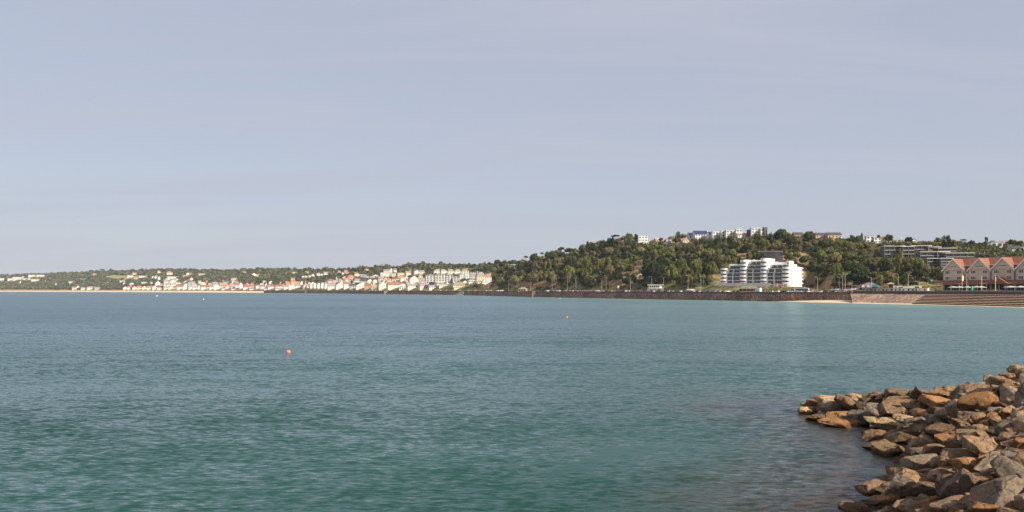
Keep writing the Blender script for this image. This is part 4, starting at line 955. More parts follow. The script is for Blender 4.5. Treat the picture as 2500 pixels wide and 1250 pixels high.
def pole_thing(name, px, off, h, r, m, label, cat, z=8.1, group=None):
    x, y = onprom(px, off); t = thing(name, (x, y, z), 0, label, cat, group)
    MB().lathe([(r*2.2, 0), (r*2.2, .25), (r, .4), (r*.6, h), (r*1.2, h+.02), (r*.9, h+.25)], 8).build('pole', m, t); return t
t = pole_thing('flagpole', 2396.5, 31, 9.3, .13, CREAM, 'pale tapering flagpole left of the hotel porch', 'flagpole', group='flagpoles in front of the hotel')
t = pole_thing('flagpole', 2430, 31, 9.0, .13, CREAM, 'pale flagpole with folded flag by the hotel porch', 'flagpole', group='flagpoles in front of the hotel')
MB().box(-.12, .5, -.05, .05, 6.2, 8.4).build('flag', mat('flag_cloth', (.35, .25, .5), .9), t)
t = pole_thing('banner_pole', 2349, 31, 10, .1, CREAM, 'thin pole with tall yellow feather banner before the hotel', 'banner')
MB().prism([(.08, 6.2), (.9, 6.6), (1.0, 9.2), (.1, 10)], -.03, .03).build('banner', mat('yellow_cloth', (.8, .62, .25), .8), t)
x, y = onprom(2373, 33); t = thing('folded_sunshade', (x, y, 8.1), 0, 'closed bright green sunshade standing among the hotel parasols', 'sunshade')
MB().lathe([(.5, .6), (.75, 1.2), (.6, 2.6), (.1, 3.4)], 8).build('canopy', mat('green_cloth', (.03, .42, .22), .8), t); MB().tube((0, 0, 0), (0, 0, .62), .06, .06, 6).build('pole', M_METAL, t)
for px, w, lab in ((2410, 3.2, 'low stone planter mound on the terrace left of the porch'), (2431, 2.4, 'brown brick planter box under the hotel flagpole')):
    x, y = onprom(px, 31.5); t = thing('planter', (x, y, 8.1), -.9, lab, 'planter')
    MB().box(-w, w, 0, 1.4, 0, .7).build('box', GT if px < 2420 else MATS['render_red_brick'], t); m = MB()
    rg = random.Random(int(px)); 
    for i in range(60):
        a, b, c = rg.uniform(-w, w), rg.uniform(0, 1.4), .7+rg.random()*.5; m.v += [(a, b, c), (a+.25, b+.1, c+.1), (a+.1, b+.2, c+.3)]; m.f += [(3*i, 3*i+1, 3*i+2)]
    m.build('shrub', mat('brown_leaf', (.12, .1, .05), .9), t)

# ---------------------------------------------------------------- smaller seafront buildings
def at(px, Y): return ((px-1250)/F*Y, Y)
Yk = hit(1600, 707)-12; s = Yk/F; x = (1600-1250)*s
t = thing('beach_cafe', (x, Yk, 7.2), -.35, 'small white two-storey cafe with flat roof and balcony beside the road', 'cafe')
MB().box(-7, 7, 0, 8, 0, 3.6).box(-7, 5.2, 1.2, 8, 3.9, 6.9).build('wall', WHT, t); MB().box(-8, 8.4, -1.4, 8.4, 3.6, 3.9).build('balcony', WHT, t); MB().box(-8, 7, -1, 8.6, 6.9, 7.3).build('roof', WHT, t)
for i in range(5): MB().box(-6.2+i*2.1, -4.6+i*2.1, 1.12, 1.197, 4.6, 6.4).build('window', M_PANE, t)
for i in range(3): MB().box(-5.5+i*4, -3+i*4, -.06, -.004, .4, 2.8).build('opening', mat('shade_grey', (.35, .35, .36), .9), t)
for i in range(4): MB().box(-7.6+i*4.6, -7.4+i*4.6, -1.3, -1.1, 0, 3.6).build('post', WHT, t)
m = MB(); 
for i in range(9): m.box(7.2, 8.4, -1+i*.8, -.2+i*.8, 0, 3.6-i*.4)
m.build('stair', WHT, t); PROT.append((1578, 1622, 688, 709, Yk))
def kiosk(px, off, w, d, hw, rh, wallm, roofm, label, z=None, rz=-.4, name='shelter', op=3, gable=False):
    x, y = onprom(px, off); z = gz(x, y) if z is None else z
    t = thing(name, (x, y, z), rz, label, 'shelter' if name == 'shelter' else 'kiosk')
    X = w/2; MB().box(-X, X, 0, d, -1.2, hw).build('wall', wallm, t)
    q = min(d/2, X)*.9; e = .7
    r = MB(); r.v = [(-X-e, -e, hw), (X+e, -e, hw), (X+e, d+e, hw), (-X-e, d+e, hw), (-X+q, d/2, hw+rh), (X-q, d/2, hw+rh)]; r.f = [(0, 1, 5, 4), (2, 3, 4, 5), (1, 2, 5), (3, 0, 4), (3, 2, 1, 0)]
    r.build('roof', roofm, t)
    for i in range(op):
        c = -X+w*(i+.5)/op; MB().box(c-w/op*.36, c+w/op*.36, -.05, -.004, .9, hw-.4).build('opening', M_DARK, t)
    return t
kiosk(1274.5, 9, 11, 7, 2.9, 2.6, WM('T'), RM('n'), 'small tan shelter with hipped green-grey roof on the promenade above the wall buttress')
kiosk(1827, 9, 15, 7, 2.9, 2.8, mat('shelter_stone', (.3, .2, .12), .9, .2, .5), mat('mossy_roof', (.16, .18, .13), .9, .2, .3), 'long brown shelter with grey-green roof before the white apartment building', op=5)
t = kiosk(2124, 62, 15, 12, 3.0, 3.6, GT, mat('pavilion_slate', (.17, .14, .14), .8, .2, .4), 'low pavilion with grey hipped roof and blue gable beside the car park', name='pavilion', op=4)
m = MB(); m.v = [(1, -1.2, 3.4), (6, -1.2, 3.4), (3.5, -1.2, 5.7), (3.5, 4, 5.7)]; m.f = [(0, 1, 2), (0, 2, 3), (1, 3, 2)]; m.build('blue_gable', mat('blue_paint', (.08, .25, .36), .7), t)
for q in (-6, -2.5):
    m = MB(); m.v = [(q, -1.0, 3.1), (q+2.6, -1.0, 3.1), (q+1.3, -1.0, 5.2), (q+1.3, 3, 5.2)]; m.f = [(0, 1, 2), (0, 2, 3), (1, 3, 2)]; m.build('white_gable', M_WHITE, t)
kiosk(2175, 58, 4, 4, 5.2, 1.2, WM('T'), RM('t'), 'narrow tan kiosk with pyramid roof behind the beach huts', name='kiosk', op=1)
# row of low huts on the parapet
for i, (a, b, c, lab) in enumerate([(2106, 2120, 'G', 'grey'), (2121, 2133, 'R', 'red-patterned'), (2134, 2141, 'teal', 'teal'), (2142, 2160, 'T', 'tan'), (2161, 2180, 'T', 'long tan'), (2183, 2200, 'W', 'white'), (2202, 2222, 'W', 'long white'), (2226, 2240, 'Y', 'cream'), (2241, 2262, 'C', 'long cream')]):
    x, y = onprom((a+b)/2, 33); w = (b-a)*y/F*1.18; m_ = mat('teal_paint', (.05, .3, .26), .7) if c == 'teal' else WM(c)
    t = thing('beach_hut', (x, y, 8.1), -.75, f'low {lab} hut on the promenade above the stone revetment, {ordn(i)} in the row', 'hut', 'huts above the revetment')
    MB().box(-w/2, w/2, 0, 3, -.5, 2.1).build('wall', m_, t); MB().box(-w/2-.2, w/2+.2, -.3, 3.2, 2.1, 2.3).build('roof', SLB, t)
    k = max(1, int(w/2.2))
    for j in range(k): cc = -w/2+w*(j+.5)/k; MB().box(cc-.5, cc+.5, -.05, -.004, .5, 1.6).build('window', M_PANE, t)
# portable cabins
TQ = mat('turquoise_paint', (.06, .45, .55), .5, .1)
for i in range(6):
    px = 2270+i*6; Y = 618-i*2; x, y = at(px, Y)
    t = thing('portable_cabin', (x, y, gz(x, y)), -.5, f'turquoise portable cabin with white top left of the hotel, {ordn(i)} from the left', 'cabin', 'turquoise cabins beside the hotel')
    MB().box(-.85, .85, 0, 1.9, 0, 2.3).build('body', TQ, t); MB().box(-.9, .9, -.05, 1.95, 2.3, 2.75).build('roof', M_WHITE, t); MB().box(-.5, .5, -.05, -.004, .1, 2).build('door', mat('pale_turquoise', (.2, .6, .66), .5), t)

# ---------------------------------------------------------------- vehicles
def car_meshes(kind):
    if kind == 'hatch': L, Hh = 4.1, 1.5; prof = [(-2.05, .35), (-2.05, .8), (-1.95, .95), (-1.1, 1.0), (1.85, 1.0), (2.05, .75), (2.05, .35)]; cab = [(-1.2, 1.0), (-.55, 1.48), (1.25, 1.5), (1.85, 1.0)]
    elif kind == 'van': L, Hh = 5, 2.1; prof = [(-2.5, .35), (-2.5, .95), (-1.7, 1.25), (2.5, 1.25), (2.5, .35)]; cab = [(-1.75, 1.25), (-1.2, 2.0), (2.35, 2.05), (2.45, 1.25)]
    else: L, Hh = 4.5, 1.42; prof = [(-2.25, .35), (-2.25, .75), (-2.1, .88), (-1.1, .95), (1.6, .98), (2.2, .95), (2.25, .4)]; cab = [(-1.15, .95), (-.45, 1.4), (.8, 1.42), (1.65, .98)]
    b = MB().prism(prof, -.85, .85).mesh('body')
    m = MB(); n = len(cab)
    m.v = [(x, -.8 if z < cab[1][1]-.1 else -.66, z) for x, z in cab]+[(x, .8 if z < cab[1][1]-.1 else .66, z) for x, z in cab]
    m.f = [(0, 1, 2, 3), (7, 6, 5, 4), (0, 4, 5, 1), (2, 6, 7, 3)]; g = m.mesh('cabin_glass')
    a, c = cab[1], cab[2]; r = MB().box(a[0]+.05, c[0]-.05, -.64, .64, a[1]-.005, a[1]+.05).mesh('roof_panel')
    return L, b, g, r
def wheel_mesh():
    m = MB(); m.tube((0, -.1, 0), (0, .1, 0), .33, .33, 12); return m.mesh('wheel', M_RUBBER)
WHL = wheel_mesh()
CARC = dict(white=(.8, .8, .79), silver=(.5, .51, .53), grey=(.2, .2, .21), black=(.02, .02, .025), red=(.42, .02, .03), blue=(.04, .08, .25))
CARS = {}
for k in ('hatch', 'van', 'saloon'):
    L_, b, g, r = car_meshes(k); g.materials.append(M_PANE)
    for cn, cc in CARC.items():
        b2, r2 = b.copy(), r.copy(); m_ = mat('car_paint_'+cn, cc, .28, .02, .5, spec=.6); b2.materials.append(m_); r2.materials.append(m_); CARS[k, cn] = (b2, g, r2, L_)
def car(px, Y, kind, col, rz, z, zone, group='cars parked along the promenade'):
    x, y = at(px, Y); t = thing({'hatch': 'parked_car', 'van': 'parked_van', 'saloon': 'parked_car'}[kind], (x, y, z), rz); t['category'] = 'van' if kind == 'van' else 'car'; t['group'] = group
    b, g, r, L_ = CARS[kind, col]
    link('body', b, t); link('cabin_glass', g, t); link('roof_panel', r, t)
    for sx in (-1, 1):
        for sy in (-.8, .8): link('wheel', WHL, t, (sx*L_*.31, sy, .33))
    queue(t, 'a', col, {'hatch': 'hatchback car', 'van': 'van', 'saloon': 'saloon car'}[kind], zone); return t
rc = random.Random(5)
def wdir(px):
    a = at(px, wl(px)); b = at(px+6, wl(px+6)); return math.atan2(b[1]-a[1], b[0]-a[0])
px = 806
while px < 2078:
    dens = .5 if px < 1150 else .8 if px < 1232 else 0 if px < 1326 else .75 if px < 1500 else .95 if px < 1780 else .45 if px < 1860 else .4 if px < 1930 else .8
    if rc.random() < dens and not (1262 < px < 1290) and not (1812 < px < 1870):
        col = rc.choices(['white', 'silver', 'grey', 'black', 'red', 'blue'], [8, 4, 2, 4, 3, 1.5] if px < 1500 or px > 1700 else [4, 3, 2, 3, 5, 2])[0]
        kind = rc.choices(['hatch', 'saloon', 'van'], [5, 3, 1])[0]
        Y = wl(px)+rc.uniform(4, 5.5)
        if px < 1100: zone = 'on the promenade below the town'
        elif px < 1326: zone = 'parked left of the wall buttress shelter'
        elif px < 1540: zone = 'parked along wall below the hill'
        elif px < 1812: zone = 'parked by wall near white cafe'
        else: zone = 'parked before the white apartments'
        wt = math.pi/2 if rc.random() < .5 and px > 1200 else 0
        car(px, Y, kind, col, wdir(px)+wt+rc.uniform(-.06, .06), prom(px)+.06, zone)
    px += (4.6 if px > 1200 else 3.4)*F/wl(px)*.72*.5+rc.uniform(0, 3.5)*(1 if px > 1200 else 1.6)
for i in range(34):
    px = rc.uniform(1955, 2100); Y = rc.uniform(650, 685); x, y = at(px, Y)
    if any(abs(px-a) < 4 and abs(Y-b) < 5 for a, b in getattr(car, 'seen', [])): continue
    car.seen = getattr(car, 'seen', [])+[(px, Y)]
    car(px, Y, 'hatch', rc.choice(['white', 'silver', 'black', 'grey', 'white']), rc.uniform(-.5, -.2), gz(x, y)+.05, 'in car park right of white apartments', 'cars in the car park')
for px, Y, k, c in ((1840, 735, 'saloon', 'black'), (1849, 730, 'saloon', 'black'), (1862, 722, 'hatch', 'grey'), (1897, 702, 'hatch', 'white'), (1812, 745, 'saloon', 'black')):
    x, y = at(px, Y-22); car(px, Y-22, k, c, -.7, gz(x, y)+.05, 'below the white apartment podium', 'cars below the podium')
# box van, coach, food trucks
x, y = at(1851, wl(1851)+5); t = thing('box_van', (x, y, prom(1851)+.06), wdir(1851), 'white box van parked on the promenade before the white apartments', 'van')
MB().box(-1.6, 3.4, -1.05, 1.05, .5, 3.3).build('cargo_box', M_WHITE, t); MB().prism([(-3.9, .4), (-3.9, 1.1), (-3.3, 1.3), (-2.7, 2.3), (-1.65, 2.4), (-1.65, .4)], -.95, .95).build('cab', CARS['van', 'white'][0].materials[0], t); MB().prism([(-3.25, 1.36), (-2.72, 2.2), (-2.3, 2.2), (-2.3, 1.36)], -.97, .97).build('window', M_PANE, t)
for sx in (-2.9, 2.2):
    for sy in (-.95, .95): link('wheel', WHL, t, (sx, sy, .35))
x, y = at(1957, wl(1957)+7); t = thing('coach', (x, y, prom(1957)+.06), wdir(1957)*.6, 'silver coach with long dark windows parked right of the white apartments', 'coach')
MB().prism([(-5.5, .4), (-5.6, 1.6), (-5.2, 3.1), (5.4, 3.2), (5.5, .4)], -1.2, 1.2).build('body', mat('coach_silver', (.55, .56, .6), .35), t)
MB().box(-4.4, 5.1, -1.26, -1.203, 1.5, 2.7).build('side_window', M_PANE, t); MB().box(-4.4, 5.1, 1.203, 1.26, 1.5, 2.7).build('side_window', M_PANE, t)
for sx in (-3.6, 3.2):
    for sy in (-1.15, 1.15): link('wheel', WHL, t, (sx, sy, .4))
for px, Y, c, lab in ((2221, 590, (.35, .75, .38), 'white and light green food trailer among trees left of the hotel'), (2240, 588, (.75, .7, .62), 'cream camper van beside the green food trailer'), (2192, 600, (.06, .08, .12), 'dark trailer under the trees left of the food trailer'), (2200, 596, (.7, .7, .72), 'white truck behind the dark trailer')):
    x, y = at(px, Y); t = thing('food_trailer', (x, y, gz(x, y)), -.4, lab, 'trailer')
    MB().box(-2.8, 2.8, 0, 2.2, .5, 1.9).build('body', mat('trailer_%d' % px, c, .6), t); MB().box(-2.85, 2.85, -.05, 2.25, 1.9, 2.9).build('upper_panel', M_WHITE, t); MB().box(-1.6, 1.2, -.11, -.053, 1.5, 2.5).build('hatch', M_DARK if px != 2221 else mat('hatch_green', (.45, .8, .45), .6), t)
    for sx in (-1.2, 1.2): link('wheel', WHL, t, (sx, .1, .33))
# ---------------------------------------------------------------- lamps
LAMP = {}
def lampset(h, k):
    p = MB().lathe([(.28, 0), (.28, .5), (.16, .8), (.1, h)], 8).mesh('pole', M_CONC)
    a = MB(); a.tube((-1.9, 0, h+.35), (0, 0, h-.1), .07, .09, 6)
    if k == 2: a.tube((1.9, 0, h+.35), (0, 0, h-.1), .07, .09, 6)
    hd = MB(); hd.v = [(-.6, -.2, 0), (.35, -.2, .05), (.35, .2, .05), (-.6, .2, 0), (-.5, -.14, .22), (.3, -.14, .26), (.3, .14, .26), (-.5, .14, .22)]; hd.f = [(3, 2, 1, 0), (4, 5, 6, 7), (0, 1, 5, 4), (1, 2, 6, 5), (2, 3, 7, 6), (3, 0, 4, 7)]
    return p, a.mesh('bracket', M_METAL), hd.mesh('lamp_head', M_CONC)
def lamp(px, off, ytop, k, label, yref=None, z=None):
    x, y = onprom(px, off); z = prom(px) if z is None else z; h = CH-(ytop-HZ)/F*y-z; key = (round(h), k)
    if key not in LAMP: LAMP[key] = lampset(round(h), k)
    p, a, hd = LAMP[key]; h = round(h)
    t = thing('street_lamp', (x, y, z), wdir(px) if k == 2 else -.3, label, 'street lamp', 'lamps along the seafront')
    link('pole', p, t); link('bracket', a, t)
    link('lamp_head', hd, t, (-1.9, 0, h+.3))
    if k == 2: o = link('lamp_head', hd, t, (1.9, 0, h+.3)); o.rotation_euler = (0, 0, math.pi)
for i, (p, y) in enumerate([(1242, 684.5), (1296, 683.5), (1348, 682.5), (1406, 681), (1469, 680), (1539, 678.5), (1620, 677), (1711, 675)]):
    lamp(p, 6, y, 2, f'tall double-headed street lamp behind the sea wall, {ordn(i)} from the left before the wooded hill')
for i, (p, o_, y) in enumerate([(1193, 20, 693), (1385, 40, 675), (1480, 40, 674), (1591, 45, 675), (1680, 45, 674), (1718, 45, 674), (1996, 30, 677)]):
    lamp(p, o_, y, 1, f'thin single street lamp set back beyond the road, {ordn(i)} from the left', z=8)
for p, o_, y, k, l in [(2050, 8, 676.5, 2, 'short double-headed street lamp left of the pair near the wall end'), (2063.5, 6, 670, 2, 'taller double-headed street lamp near the end of the sea wall'), (2057, 9, 671, 1, 'bare grey mast lamp between two double lamps near the wall end'), (2217.5, 34, 667, 2, 'double-headed street lamp behind the white beach huts'),
                     (2193, 60, 670, 1, 'single street lamp under trees left of the food trailer'), (2127.5, 50, 678, 1, 'single lamp post beside the blue-gabled pavilion'), (2360, 40, 669, 2, 'tall street lamp directly before the second hotel gable'), (2080, 5, 693, 1, 'short post lamp standing on the end of the sea wall'), (2244, 31, 689, 1, 'short yellow lit lamp post left of the hotel steps'), (1908, 14, 694, 1, 'short lamp right of the white box van'), (1802, 12, 694, 1, 'short lamp left of the brown shelter')]:
    lamp(p, o_, y, k, l)
# signs
def signboard(px, Y, pt, pb, w, label, m_, lean=0, two=True):
    x, y = at(px, Y); z = gz(x, y); zt = CH-(pt-HZ)/F*Y; zb_ = CH-(pb-HZ)/F*Y
    t = thing('sign_board', (x, y, z), -.3, label, 'sign')
    MB().box(-w/2, w/2, -.06, .06, zb_-z, zt-z).build('panel', m_, t)
    for q in (-.35, .35): MB().tube((q*w, .1, -1), (q*w, .1, zt-z-.1), .07, .07, 6).build('post', M_METAL, t)
signboard(1509.5, wl(1509)+20, 697.5, 703, 1.9, 'small white sign board on posts beside the road below the hill', M_WHITE)
x, y = at(1683, 778); t = thing('hillside_panel', (x, y, gz(x, y)+.25), -.3, 'cream slanted panel with green centre lying on the dry grass bank', 'panel')
m = MB(); m.v = [(-4.5, -1.5, .2), (2.5, -1.5, .2), (4.5, 2.5, 2.2), (-2.5, 2.5, 2.2)]; m.v += [(a, b+.2, c-.3) for a, b, c in m.v]; m.f = [(0, 1, 2, 3), (7, 6, 5, 4), (0, 4, 5, 1), (1, 5, 6, 2), (2, 6, 7, 3), (3, 7, 4, 0)]; m.build('board', WM('C'), t)
m = MB(); m.v = [(-2, -.6, .68), (1.2, -.6, .68), (2, 1.4, 1.68), (-1.2, 1.4, 1.68)]; m.f = [(0, 1, 2, 3)]; m.build('green_patch', mat('emblem_green', (.12, .2, .08), .9), t)
# small stone ruin/lodge on the slope
x, y = at(1531, hit(1531, 684)); t = thing('stone_lodge', (x, y, gz(x, y)), -.2, 'small grey stone lodge half hidden in scrub below the red path', 'lodge')
MB().box(-4.5, 4.5, 0, 5, -2, 4).build('wall', WM('G'), t); MB().box(-4.8, 4.8, -.3, 5.3, 4, 4.3).build('roof', RM('g'), t); MB().box(-3, -2, -.06, -.004, .5, 3).build('window', M_PANE, t); MB().box(1, 2, -.06, -.004, .5, 3).build('window', M_PANE, t)
x, y = at(1561, hit(1561, 683)); t = thing('stone_arch', (x, y, gz(x, y)), -.3, 'broken tan stone arch standing on plinths among the trees', 'ruin')
m = MB().box(-4, -2.2, 0, 1.2, -2, 2.6).box(1.6, 4.4, 0, 1.2, -2, 2.2)
for i in range(5):
    a = math.pi*(.95-.16*i); b = math.pi*(.95-.16*(i+1)); m.tube((2.6*math.cos(a)+.8, .6, 2.2+3.4*math.sin(a)), (2.6*math.cos(b)+.8, .6, 2.2+3.4*math.sin(b)), .6, .5, 6)
m.build('masonry', WM('P'), t)
# ---------------------------------------------------------------- buoys
def buoy(px, py, r, label, col, nm):
    Y = F*CH/(py-HZ); x = (px-1250)/F*Y; t = thing('buoy', (x, Y, r*.45), 0, label, 'buoy'); t.rotation_euler = (.12, .18, 0)
    prof = [(max(.02, r*math.cos(a)), r*math.sin(a)) for a in [math.pi*(-.5+i/10) for i in range(11)]]
    MB().lathe(prof, 16).build('float', mat(nm, col, .4, .15, 1.5, spec=.5), t, True)
    MB().lathe([(.07, r*.95), (.07, r*1.12)], 8).build('eyelet', M_DARK, t)
    m = MB().tube((0, 0, -r*.9), (.2, 0, -r*2.2), .03, .03, 6).build('mooring_rope', M_DARK, t)
buoy(704, 861.5, .3, 'round orange buoy floating in open water, the nearer and larger one', (.85, .2, .07), 'orange_plastic')
buoy(1384, 776, .36, 'small orange buoy farther out in front of the wooded hill', (.85, .2, .07), 'orange_plastic')
buoy(383, 723.3, .9, 'white mooring buoy far off before the left beach', (.85, .85, .85), 'white_plastic')
buoy(497, 731.5, .5, 'tiny white mooring buoy in front of the far town', (.85, .85, .85), 'white_plastic')
# ---------------------------------------------------------------- people
def person(px, Y, z, label, pose, rz, shirt, skin=(.5, .3, .2)):
    x, y = at(px, Y); t = thing('person', (x, y, z), rz, label, 'person')
    if pose == 'sit':
        J = dict(pel=(0, 0, .18), che=(0, .12, .62), nec=(0, .12, .78), hea=(0, .08, .95), sl=(-.18, .12, .7), el=(-.28, -.05, .48), hl=(-.2, -.3, .42), sr=(.18, .12, .7), er=(.3, .2, .45), hr=(.3, .3, .2), kl=(-.13, -.42, .5), fl=(-.13, -.62, .08), tl=(-.13, -.8, .06), kr=(.13, -.42, .46), fr=(.13, -.66, .08), tr=(.13, -.84, .06))
    else:
        J = dict(pel=(0, 0, .95), che=(0, .03, 1.32), nec=(0, .03, 1.48), hea=(0, 0, 1.64), sl=(-.19, .03, 1.42), el=(-.27, .06, 1.14), hl=(-.26, -.06, .88), sr=(.19, .03, 1.42), er=(.28, .04, 1.15), hr=(.27, -.1, .9), kl=(-.1, -.08, .5), fl=(-.11, .02, .08), tl=(-.12, -.16, .05), kr=(.1, .04, .5), fr=(.11, .16, .08), tr=(.12, .0, .05))
    E = [('pel', 'che'), ('che', 'nec'), ('nec', 'hea'), ('che', 'sl'), ('sl', 'el'), ('el', 'hl'), ('che', 'sr'), ('sr', 'er'), ('er', 'hr'), ('pel', 'kl'), ('kl', 'fl'), ('fl', 'tl'), ('pel', 'kr'), ('kr', 'fr'), ('fr', 'tr')]
    RAD = dict(pel=.14, che=.15, nec=.06, hea=.105, sl=.065, el=.045, hl=.035, sr=.065, er=.045, hr=.035, kl=.06, fl=.04, tl=.03, kr=.06, fr=.04, tr=.03)
    def skin_mesh(keys, grow, nm, m_, par):
        ks = [k for k in J if k in keys]; me = bpy.data.meshes.new(nm); me.from_pydata([J[k] for k in ks], [(ks.index(a), ks.index(b)) for a, b in E if a in ks and b in ks], [])
        o = link(nm, me, par); sk = o.modifiers.new('skin', 'SKIN')
        if not me.skin_vertices: 
            bm = bmesh.new(); bm.from_mesh(me); bm.verts.layers.skin.verify(); bm.to_mesh(me); bm.free()
        for i, k in enumerate(ks): me.skin_vertices[0].data[i].radius = (RAD[k]+grow,)*2
        me.skin_vertices[0].data[0].use_root = True
        su = o.modifiers.new('sub', 'SUBSURF'); su.levels = su.render_levels = 2; me.materials.append(m_); return o
    b = skin_mesh(list(J), 0, 'body', mat('skin', skin, .7, .05), t)
    skin_mesh(['pel', 'kl', 'kr'], .02, 'shorts', mat('cloth_'+shirt[0], shirt[1], .9), b)
    if shirt[2]: skin_mesh(['che', 'pel', 'sl', 'sr'], .02, 'shirt', mat('cloth_'+shirt[0], shirt[1], .9), b)
    h = J['hea']; prof = [(max(.02, .115*math.cos(a)), h[2]+.06+.1*math.sin(a)) for a in [i/6*math.pi/2 for i in range(7)]]
    MB().lathe(prof, 10, (h[0], h[1]+.02)).build('hair', mat('hair', (.05, .03, .02), .9), b)
for px, o_, z, lab, ps, rz, sh_, sk in [(2332, 5.5, .6, 'person in dark swimwear standing at the foot of the steps', 'stand', -.4, ('black', (.02, .02, .025), 0), (.5, .28, .18)), (2361, 6.5, .72, 'bare-skinned person sitting on the lowest step by the water', 'sit', -.7, ('tan', (.45, .25, .16), 0), (.55, .3, .2)),
                           (2362.8, 7.5, .72, 'person sitting beside another on the lowest step by the water', 'sit', -.9, ('brown', (.2, .1, .08), 0), (.6, .35, .24)), (2092, 22, 1.7, 'person in bright pink top standing at the foot of the revetment', 'stand', .3, ('pink', (.8, .06, .2), 1), (.5, .3, .2)),
                           (2085, 20, 1.6, 'person in dark blue clothes beside the one in pink on the beach', 'sit', .2, ('blue', (.05, .07, .2), 1), (.5, .3, .2)), (2048, 19, 1.4, 'pale figure standing on the sand below the sea wall', 'stand', .1, ('cream', (.7, .55, .42), 1), (.5, .3, .2))]:
    person(px, sh(px)+o_, z, lab, ps, rz, sh_, sk)

# ---------------------------------------------------------------- trees
def crown_mesh(seed, kind):
    rng = np.random.default_rng(seed); lobes = []
    if kind == 'round':
        for i in range(16):
            d = rng.normal(size=3); d /= np.linalg.norm(d); d[2] = abs(d[2])*.9-.25; r = rng.uniform(.2, .34)
            lobes.append((d*np.array([.64, .64, .5])*rng.uniform(.5, 1)+np.array([0, 0, .54]), np.array([r, r, r*.75])))
    elif kind == 'tall':
        for i in range(16):
            z = rng.uniform(.22, 1.0); q = .6*math.sin(min(1, (1.25-z)/.7)*1.5); a = rng.uniform(0, 6.28); r = rng.uniform(.2, .32)
            lobes.append((np.array([math.cos(a)*q, math.sin(a)*q, z]), np.array([r, r, r*.9])))
    elif kind == 'pine':
        for i in range(11):
            z = rng.uniform(.45, 1.05); a = rng.uniform(0, 6.28); q = rng.uniform(.1, .5)*(1.25-z*.7); r = rng.uniform(.16, .28)
            lobes.append((np.array([math.cos(a)*q, math.sin(a)*q, z]), np.array([r, r, r*.38])))
    elif kind == 'umbrella':
        for i in range(14):
            a = rng.uniform(0, 6.28); q = rng.uniform(0, .7)**.8*.9; r = rng.uniform(.2, .3)
            lobes.append((np.array([math.cos(a)*q, math.sin(a)*q, .92+.12*(1-q)+rng.uniform(-.05, .05)]), np.array([r, r, r*.4])))
    else:
        for i in range(9):
            a = rng.uniform(0, 6.28); q = rng.uniform(0, .7); r = rng.uniform(.25, .4)
            lobes.append((np.array([math.cos(a)*q, math.sin(a)*q, rng.uniform(.15, .5)]), np.array([r, r, r*.8])))
    n = 130; P = []; Nn = []
    for c, r in lobes:
        d = rng.normal(size=(n, 3)); d /= np.linalg.norm(d, axis=1)[:, None]; k = rng.uniform(.72, 1.06, size=(n, 1))
        P.append(c+d*r*k); Nn.append(d+rng.normal(size=(n, 3))*.42)
    P = np.concatenate(P); Nn = np.concatenate(Nn); Nn /= np.linalg.norm(Nn, axis=1)[:, None]
    ref = rng.normal(size=P.shape); U = np.cross(Nn, ref); U /= np.linalg.norm(U, axis=1)[:, None]; V_ = np.cross(Nn, U)
    s = rng.uniform(.028, .058, size=(len(P), 1))*(1.15 if kind in ('round', 'bush') else .85)
    q = np.stack([P-U*s-V_*s*.6, P+U*s*.8-V_*s*.9, P+U*s+V_*s*.7, P-U*s*.7+V_*s], 1).reshape(-1, 3)
    me = bpy.data.meshes.new('crown'); nf = len(P)
    me.vertices.add(nf*4); me.vertices.foreach_set('co', q.ravel()); me.loops.add(nf*4); me.loops.foreach_set('vertex_index', np.arange(nf*4)); me.polygons.add(nf)
    me.polygons.foreach_set('loop_start', np.arange(nf)*4); me.update(calc_edges=True); me.materials.append(FOL); return me
def trunk_mesh(seed, kind):
    r = random.Random(seed); m = MB(); top = {'round': .5, 'tall': .7, 'pine': .85, 'umbrella': .85, 'bush': .25}[kind]; w = .035 if kind != 'bush' else .03
    bend = r.uniform(-.05, .05); m.tube((0, 0, -.12), (bend, 0, top*.5), w*1.3, w, 7); m.tube((bend, 0, top*.5), (bend*.5, bend, top), w, w*.5, 6)
    for i in range(4):
        a = r.uniform(0, 6.28); z = top*r.uniform(.45, .9); l = r.uniform(.2, .4); m.tube((bend*.7, 0, z), (bend*.7+math.cos(a)*l, math.sin(a)*l, z+l*.6), w*.45, w*.15, 5)
    return m.mesh('trunk', BARK)
TM = {}
for kind in ('round', 'tall', 'pine', 'umbrella', 'bush'): TM[kind] = [(crown_mesh(100+i*7+len(kind), kind), trunk_mesh(i*3+1, kind)) for i in range(5 if kind == 'round' else 4)]
TC = dict(dark=(.041, .053, .022), deep=(.073, .088, .033), olive=(.145, .133, .06), bright=(.14, .155, .044), yellow=(.21, .18, .06), brown=(.18, .142, .072), silver=(.28, .28, .22), rust=(.35, .2, .1), reddish=(.12, .07, .05))
TN = dict(dark='dark green', deep='deep green', olive='olive green', bright='bright green', yellow='yellow-green', brown='brownish', silver='silvery', rust='dead rust-brown', reddish='reddish')
KN = dict(round=('broadleaf_tree', 'round-crowned tree', 'tree'), tall=('tall_tree', 'tall upright tree', 'tree'), pine=('pine_tree', 'pine tree', 'pine'), umbrella=('umbrella_pine', 'flat-topped pine', 'pine'), bush=('shrub', 'bushy shrub', 'shrub'))
TREES = []; COUNT = {}
